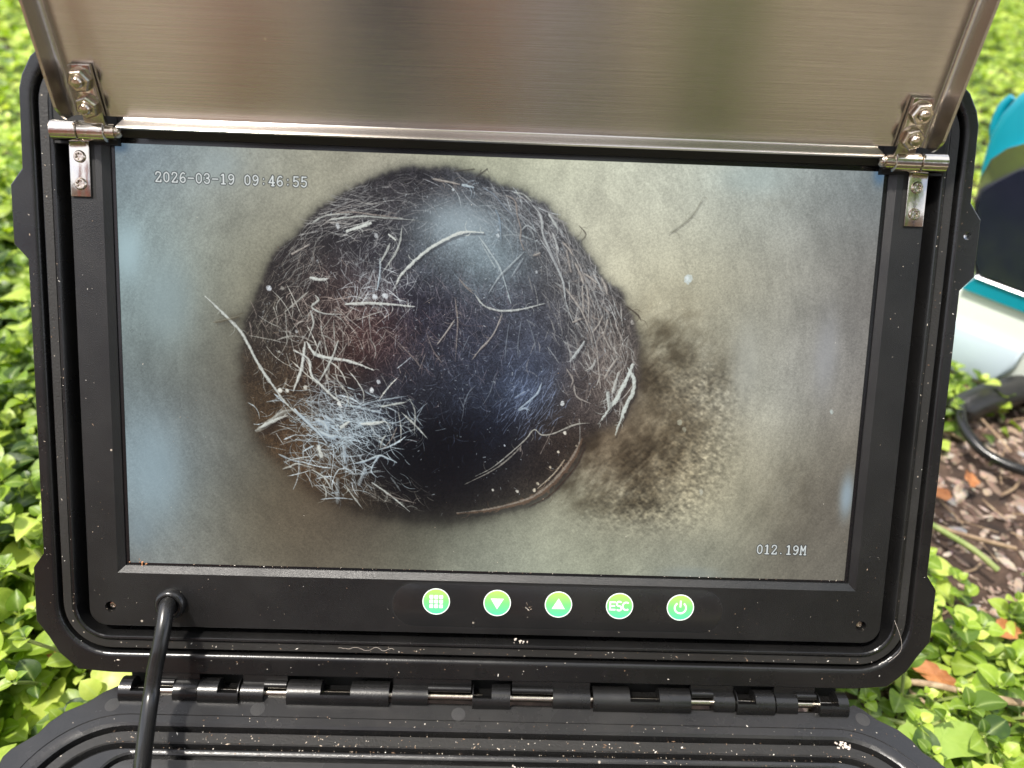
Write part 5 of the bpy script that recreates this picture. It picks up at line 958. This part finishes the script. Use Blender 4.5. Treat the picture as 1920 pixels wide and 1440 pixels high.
# pebbles, bark chips
def litter(n, seed, x0, x1, y0, y1, smin, smax, elong=1.):
    V, F = [], []; q = random.Random(seed)
    oc = [(1, 0, 0), (.5, .75, .1), (-.5, .8, 0), (-1, 0, .1), (-.5, -.8, 0), (.5, -.75, 0), (0, 0, .62), (.1, 0, -.5), (.45, .3, .5), (-.5, .1, .48)]
    fc = [(0, 1, 8), (1, 2, 6), (2, 3, 9), (3, 4, 9), (4, 5, 6), (5, 0, 8), (1, 6, 8), (6, 5, 8), (2, 9, 6), (9, 4, 6), (1, 0, 7), (2, 1, 7), (3, 2, 7), (4, 3, 7), (5, 4, 7), (0, 5, 7)]
    for _ in range(n):
        x, y = q.uniform(x0, x1), q.uniform(y0, y1)
        if in_case(x, y, .0): continue
        s = smin*(smax/smin)**(q.random()**2.2); e = q.uniform(1, 1+elong); m = Matrix.Translation((x, y, gheight(x, y)+s*.25)) @ Matrix.Rotation(q.uniform(0, 6.3), 4, 'Z') @ Matrix.Rotation(q.gauss(0, .35), 4, 'X') @ Matrix.Diagonal((s*e, s/e**.5, s*q.uniform(.4, .9), 1)); b = len(V)
        for o in oc: V.append(m @ Vector((o[0]*q.uniform(.85, 1.15), o[1]*q.uniform(.85, 1.15), o[2])))
        for f in fc: F.append(tuple(b+i for i in f))
    return V, F
V, F = litter(9500, 3, .17, .75, -.05, .55, .0013, .0062, 1.0)
tag(part('pebbles', mesh_of('pebbles', V, F, M['pebble'], 60)), 'brown and tan pebbles and bark chips scattered on the soil right of the case', 'gravel', kind='stuff')
V, F = litter(1600, 4, -.6, -.17, -.1, .5, .002, .008, 1.5)
tag(part('pebbles', mesh_of('pebbles', V, F, M['pebble'], 60)), 'small brown bark chips on the soil left of the case', 'gravel', kind='stuff')
# twig debris (many thin sticks)
def sticks(n, seed, x0, x1, y0, y1):
    V, F = [], []; q = random.Random(seed)
    for _ in range(n):
        x, y = q.uniform(x0, x1), q.uniform(y0, y1)
        if in_case(x, y, .01): continue
        a = q.uniform(0, 6.28); l = q.uniform(.012, .05); z = gheight(x, y)+q.uniform(.002, .010); d = Vector((math.cos(a), math.sin(a), q.gauss(0, .12)))*l
        k = Vector((q.gauss(0, .1), q.gauss(0, .1), 0))*l; v, f = tube([Vector((x, y, z)), Vector((x, y, z))+d*.5+k, Vector((x, y, z))+d], q.uniform(.0004, .0011), 4, True, 2); b = len(V); V += v; F += [tuple(b+i for i in t) for t in f]
    return V, F
V, F = sticks(420, 9, .17, .7, -.05, .5); v2, f2 = sticks(200, 10, -.6, -.18, -.1, .4); b = len(V); V += v2; F += [tuple(b+i for i in t) for t in f2]
tag(part('stick_litter', mesh_of('stick_litter', V, F, M['twig'], 60)), 'dry thin sticks and stems littering the soil on both sides of the case', 'twigs', kind='stuff')
# named twigs one can point to
def twig(pts, rad, label, mt='twig'):
    tag(part('twig', tube_mesh('twig', pts, rad, M[mt], 8, 5)), label, 'twig')
twig([(.222, .062, -.076), (.240, .058, -.072), (.262, .050, -.069), (.272, .047, -.068), (.305, .044, -.070)], [.0016, .0018, .0016, .0022, .0014], 'pale knotted twig crossing the herbs above the broad notched leaf')
twig([(.200, .044, -.080), (.222, .036, -.075), (.250, .030, -.071)], .0014, 'straight green stem running from the case to the broad notched leaf', 'stem')
twig([(.285, .215, -.085), (.30, .19, -.082), (.318, .165, -.080), (.330, .150, -.084)], .0020, 'yellow green bare stem slanting across the pebbles right of the case', 'stem')
twig([(.285, .205, -.088), (.318, .185, -.086), (.355, .172, -.087)], .0016, 'thin brown twig lying on the pebbles beside the slanting green stem')
twig([(.330, .130, -.088), (.345, .11, -.084), (.372, .098, -.086), (.395, .075, -.088)], .0017, 'dry bent brown twig among herbs below the pebbles')
# broad notched leaf
def broad(label, loc, rz, ln, wd, mt, name='broad_leaf', notch=.16, tilt=(0, 0), curl=.15, seed=1, cat='leaf'):
    q = random.Random(seed); n = 30; V = [(0, 0, 0)]; rows = 5; F = []; pr = []
    for i in range(n):
        t = 2*math.pi*i/n; rr = 1+(-notch*(.5+.5*math.sin(t*5.0+1)) if True else 0)+q.gauss(0, notch*.25); pr.append((ln*.5*math.cos(t)*rr, wd*.5*math.sin(t)*rr*(1-.15*math.cos(t))))
    V = []
    for k in range(rows+1):
        f = k/rows
        for (x, y) in pr: V.append((x*f, y*f, curl*(abs(y*f)**1.3-.4*abs(x*f)**1.4)*3+.0006*q.gauss(0, 1)*f))
    for k in range(rows):
        for i in range(n): F.append((k*n+i, k*n+(i+1) % n, (k+1)*n+(i+1) % n, (k+1)*n+i))
    me = mesh_of(name, V, F, M[mt], 180)
    o = part(name, me, None, Matrix.Translation(loc) @ Matrix.Rotation(rz, 4, 'Z') @ Matrix.Rotation(tilt[0], 4, 'X') @ Matrix.Rotation(tilt[1], 4, 'Y')); tag(o, label, cat)
broad('broad pale green leaf with notched edge and two holes at the lower right case corner', (.231, .026, -.068), R_(-8), .046, .024, 'bigleaf', tilt=(R_(12), 0), seed=3)
for (x, y, z, a, l, w, s, lab) in ((.309, .101, -.080, 20, .022, .014, 5, 'crumpled orange brown dead leaf lying among herbs in the lower right'), (.357, .240, -.086, 60, .024, .012, 6, 'orange brown dead leaf below the black cord loop'), (.252, .070, -.082, -30, .030, .012, 7, 'long brown dead leaf under the pale twig'), (.330, .225, -.089, 10, .018, .012, 8, 'small tan dead leaf on the pebbles right of the lid'), (-.235, .060, -.070, 40, .03, .014, 9, 'brown dead leaf in the herbs at the lower left case corner')):
    broad(lab, (x, y, z), R_(a), l, w, 'deadleaf', 'dead_leaf', .22, (R_(15), R_(10)), .5, s, 'dead leaf')
broad('yellowed leaf showing just past the lower right corner latch', (.216, .012, -.080), R_(-40), .026, .012, 'bigleaf', 'yellow_leaf', .05, (0, 0), .3, 12)
# grass blade at the upper left
tag(part('grass_blade', tube_mesh('grass_blade', [(-.36, .30, -.08), (-.31, .27, .0), (-.262, .245, .062), (-.235, .235, .095)], [.0018, .0022, .0018, .0006], M['stem'], 6, 5)), 'single bright green grass blade slanting up behind the upper left corner of the lid', 'grass blade')

M['sand'] = noisy('tan_reflector_path', [(.3, (.27, .225, .165)), (.7, (.42, .36, .275))], .9, 60., .6, .004)
V, F = [], []
for j in range(13):
    for i in range(31): V.append((-3+i*.2, -2.55+j*.15, gheight(-3+i*.2, -2.55+j*.15)+.012))
for j in range(12):
    for i in range(30): F.append((j*31+i, j*31+i+1, (j+1)*31+i+1, (j+1)*31+i))
tag(part('reflector_path', mesh_of('reflector_path', V, F, M['sand'], 180)), kind='structure')  # added path, out of view, brightens the reflection in the steel cover
# ------------------------------------------------------------------ garden added behind the photographer, only there to be reflected in cover and lid
def trunk(x, y, rad, h, lab, mt, cr=.75):  # added tree, out of view, put in for its reflection
    q = random.Random(int(x*100)); pts = [(x+q.gauss(0, .01), y+q.gauss(0, .01), -.12+h*i/5) for i in range(6)]
    root = empty('reflector_tree', (x, y, -.1)); tag(root, lab, 'tree')
    part('trunk', tube_mesh('trunk', pts, [rad*1.3, rad, rad*.95, rad*.9, rad*.85, rad*.7], M[mt], 14, 3), root)
    ms = []
    for _ in range(1100):
        a, b = q.uniform(0, 6.28), q.gauss(0, .32); rr = q.random()**.5*cr
        ms.append(Matrix.Translation((x+rr*math.cos(a), y+rr*math.sin(a), h-.1+b+q.uniform(-.2, .3))) @ Matrix.Rotation(q.uniform(0, 6.28), 4, 'Z') @ Matrix.Rotation(q.gauss(0, .8), 4, 'X') @ Matrix.Scale(q.uniform(.08, .15), 4))
    VV, FF = [], []; tv, tf = T_far[0]
    for m in ms:
        b0 = len(VV)
        for p in tv: VV.append(m @ Vector(p))
        FF += [tuple(b0+i for i in f) for f in tf]
    part('crown', mesh_of('crown', VV, FF, M['leafdark'], 180), root)
M['bark'] = noisy('violet_grey_bark', [(.3, (.05, .04, .055)), (.7, (.13, .105, .125))], .9, 14., 1., .01)  # dark violet chosen for the reflected centre band
M['clay'] = noisy('terracotta', [(.3, (.38, .14, .09)), (.7, (.50, .22, .15))], .8, 12., .2)
M['brick'] = noisy('brown_wall', [(.3, (.22, .14, .10)), (.7, (.34, .23, .17))], .9, 10., .4)
trunk(-.17, -.80, .075, 3.4, 'added dark violet grey tree behind the photographer, left, reflected as a dark band', 'bark', .5)
trunk(1.15, -1.7, .09, 1.8, 'added tree furthest right behind the photographer, put in for reflections', 'bark')
def post(x, y, w, h, mt, lab):  # added post, out of view, makes one coloured band in the cover
    root = empty('reflector_post', (x, y, -.1), .4); tag(root, lab, 'post'); m0 = WM[root.name]
    bm = bmesh.new(); box_bm(bm, -w, w, -w, w, -.05, h, .006); part('post_shaft', from_bm('post_shaft', bm, M[mt], 30), root, m0)
    bm = bmesh.new(); box_bm(bm, -w*1.25, w*1.25, -w*1.25, w*1.25, h+.002, h+.03, .008); part('post_cap', from_bm('post_cap', bm, M[mt], 30), root, m0)
M['redwood'] = noisy('red_band_timber', [(.3, (.40, .12, .08)), (.7, (.50, .18, .12))], .7, 14., .3)  # post colours chosen for the bands mirrored in the cover
M['greywood'] = noisy('pale_violet_band_timber', [(.3, (.60, .54, .60)), (.7, (.74, .68, .72))], .7, 14., .3)
M['olivewood'] = noisy('olive_band_timber', [(.3, (.10, .16, .02)), (.7, (.17, .24, .03))], .7, 14., .3)
post(-.375, -.78, .040, .9, 'redwood', 'added red post behind the photographer, left of the dark tree, reflected as a band')
post(-.70, -.80, .045, .9, 'redwood', 'added red post furthest left behind the photographer, reflected as a band')
post(-.030, -.80, .026, .9, 'redwood', 'added slim red post just right of the dark tree, reflected as a band')
post(.070, -.80, .032, .9, 'greywood', 'added pale violet grey post behind the photographer, reflected as a light band')
post(.150, -.82, .018, .9, 'bark', 'added thin dark post right of the pale one, reflected as a dark band')
post(.310, -.80, .045, .9, 'olivewood', 'added olive green post behind the photographer, furthest right, reflected as a band')
def pot(x, y, r0, h, lab):  # added pot, out of view, meant as a reddish reflection
    root = empty('reflector_pot', (x, y, -.1)); tag(root, lab, 'pot'); part('pot_body', lathe('pot_body', [(r0*.7, 0), (r0, h*.85), (r0*1.12, h*.85), (r0*1.14, h), (r0*.98, h), (r0*.95, h*.85)], M['clay'], 28), root, Matrix.Translation((x, y, -.1)))
pot(-1.05, -1.2, .16, .42, 'added large terracotta pot furthest left behind the photographer, put in for reflections')
wl_ = empty('reflector_wall', (0, -2.6, -.1)); tag(wl_, 'added brown masonry wall behind the photographer, put in for reflections', 'wall')  # added wall, out of view, brown backdrop for reflections
bm = bmesh.new(); box_bm(bm, -4, 4, -2.75, -2.6, -.15, 1.1, .01); part('wall_body', from_bm('wall_body', bm, M['brick'], 30), wl_)
bm = bmesh.new(); box_bm(bm, -4.05, 4.05, -2.78, -2.57, 1.103, 1.16, .01); part('coping', from_bm('coping', bm, M['bark'], 30), wl_)
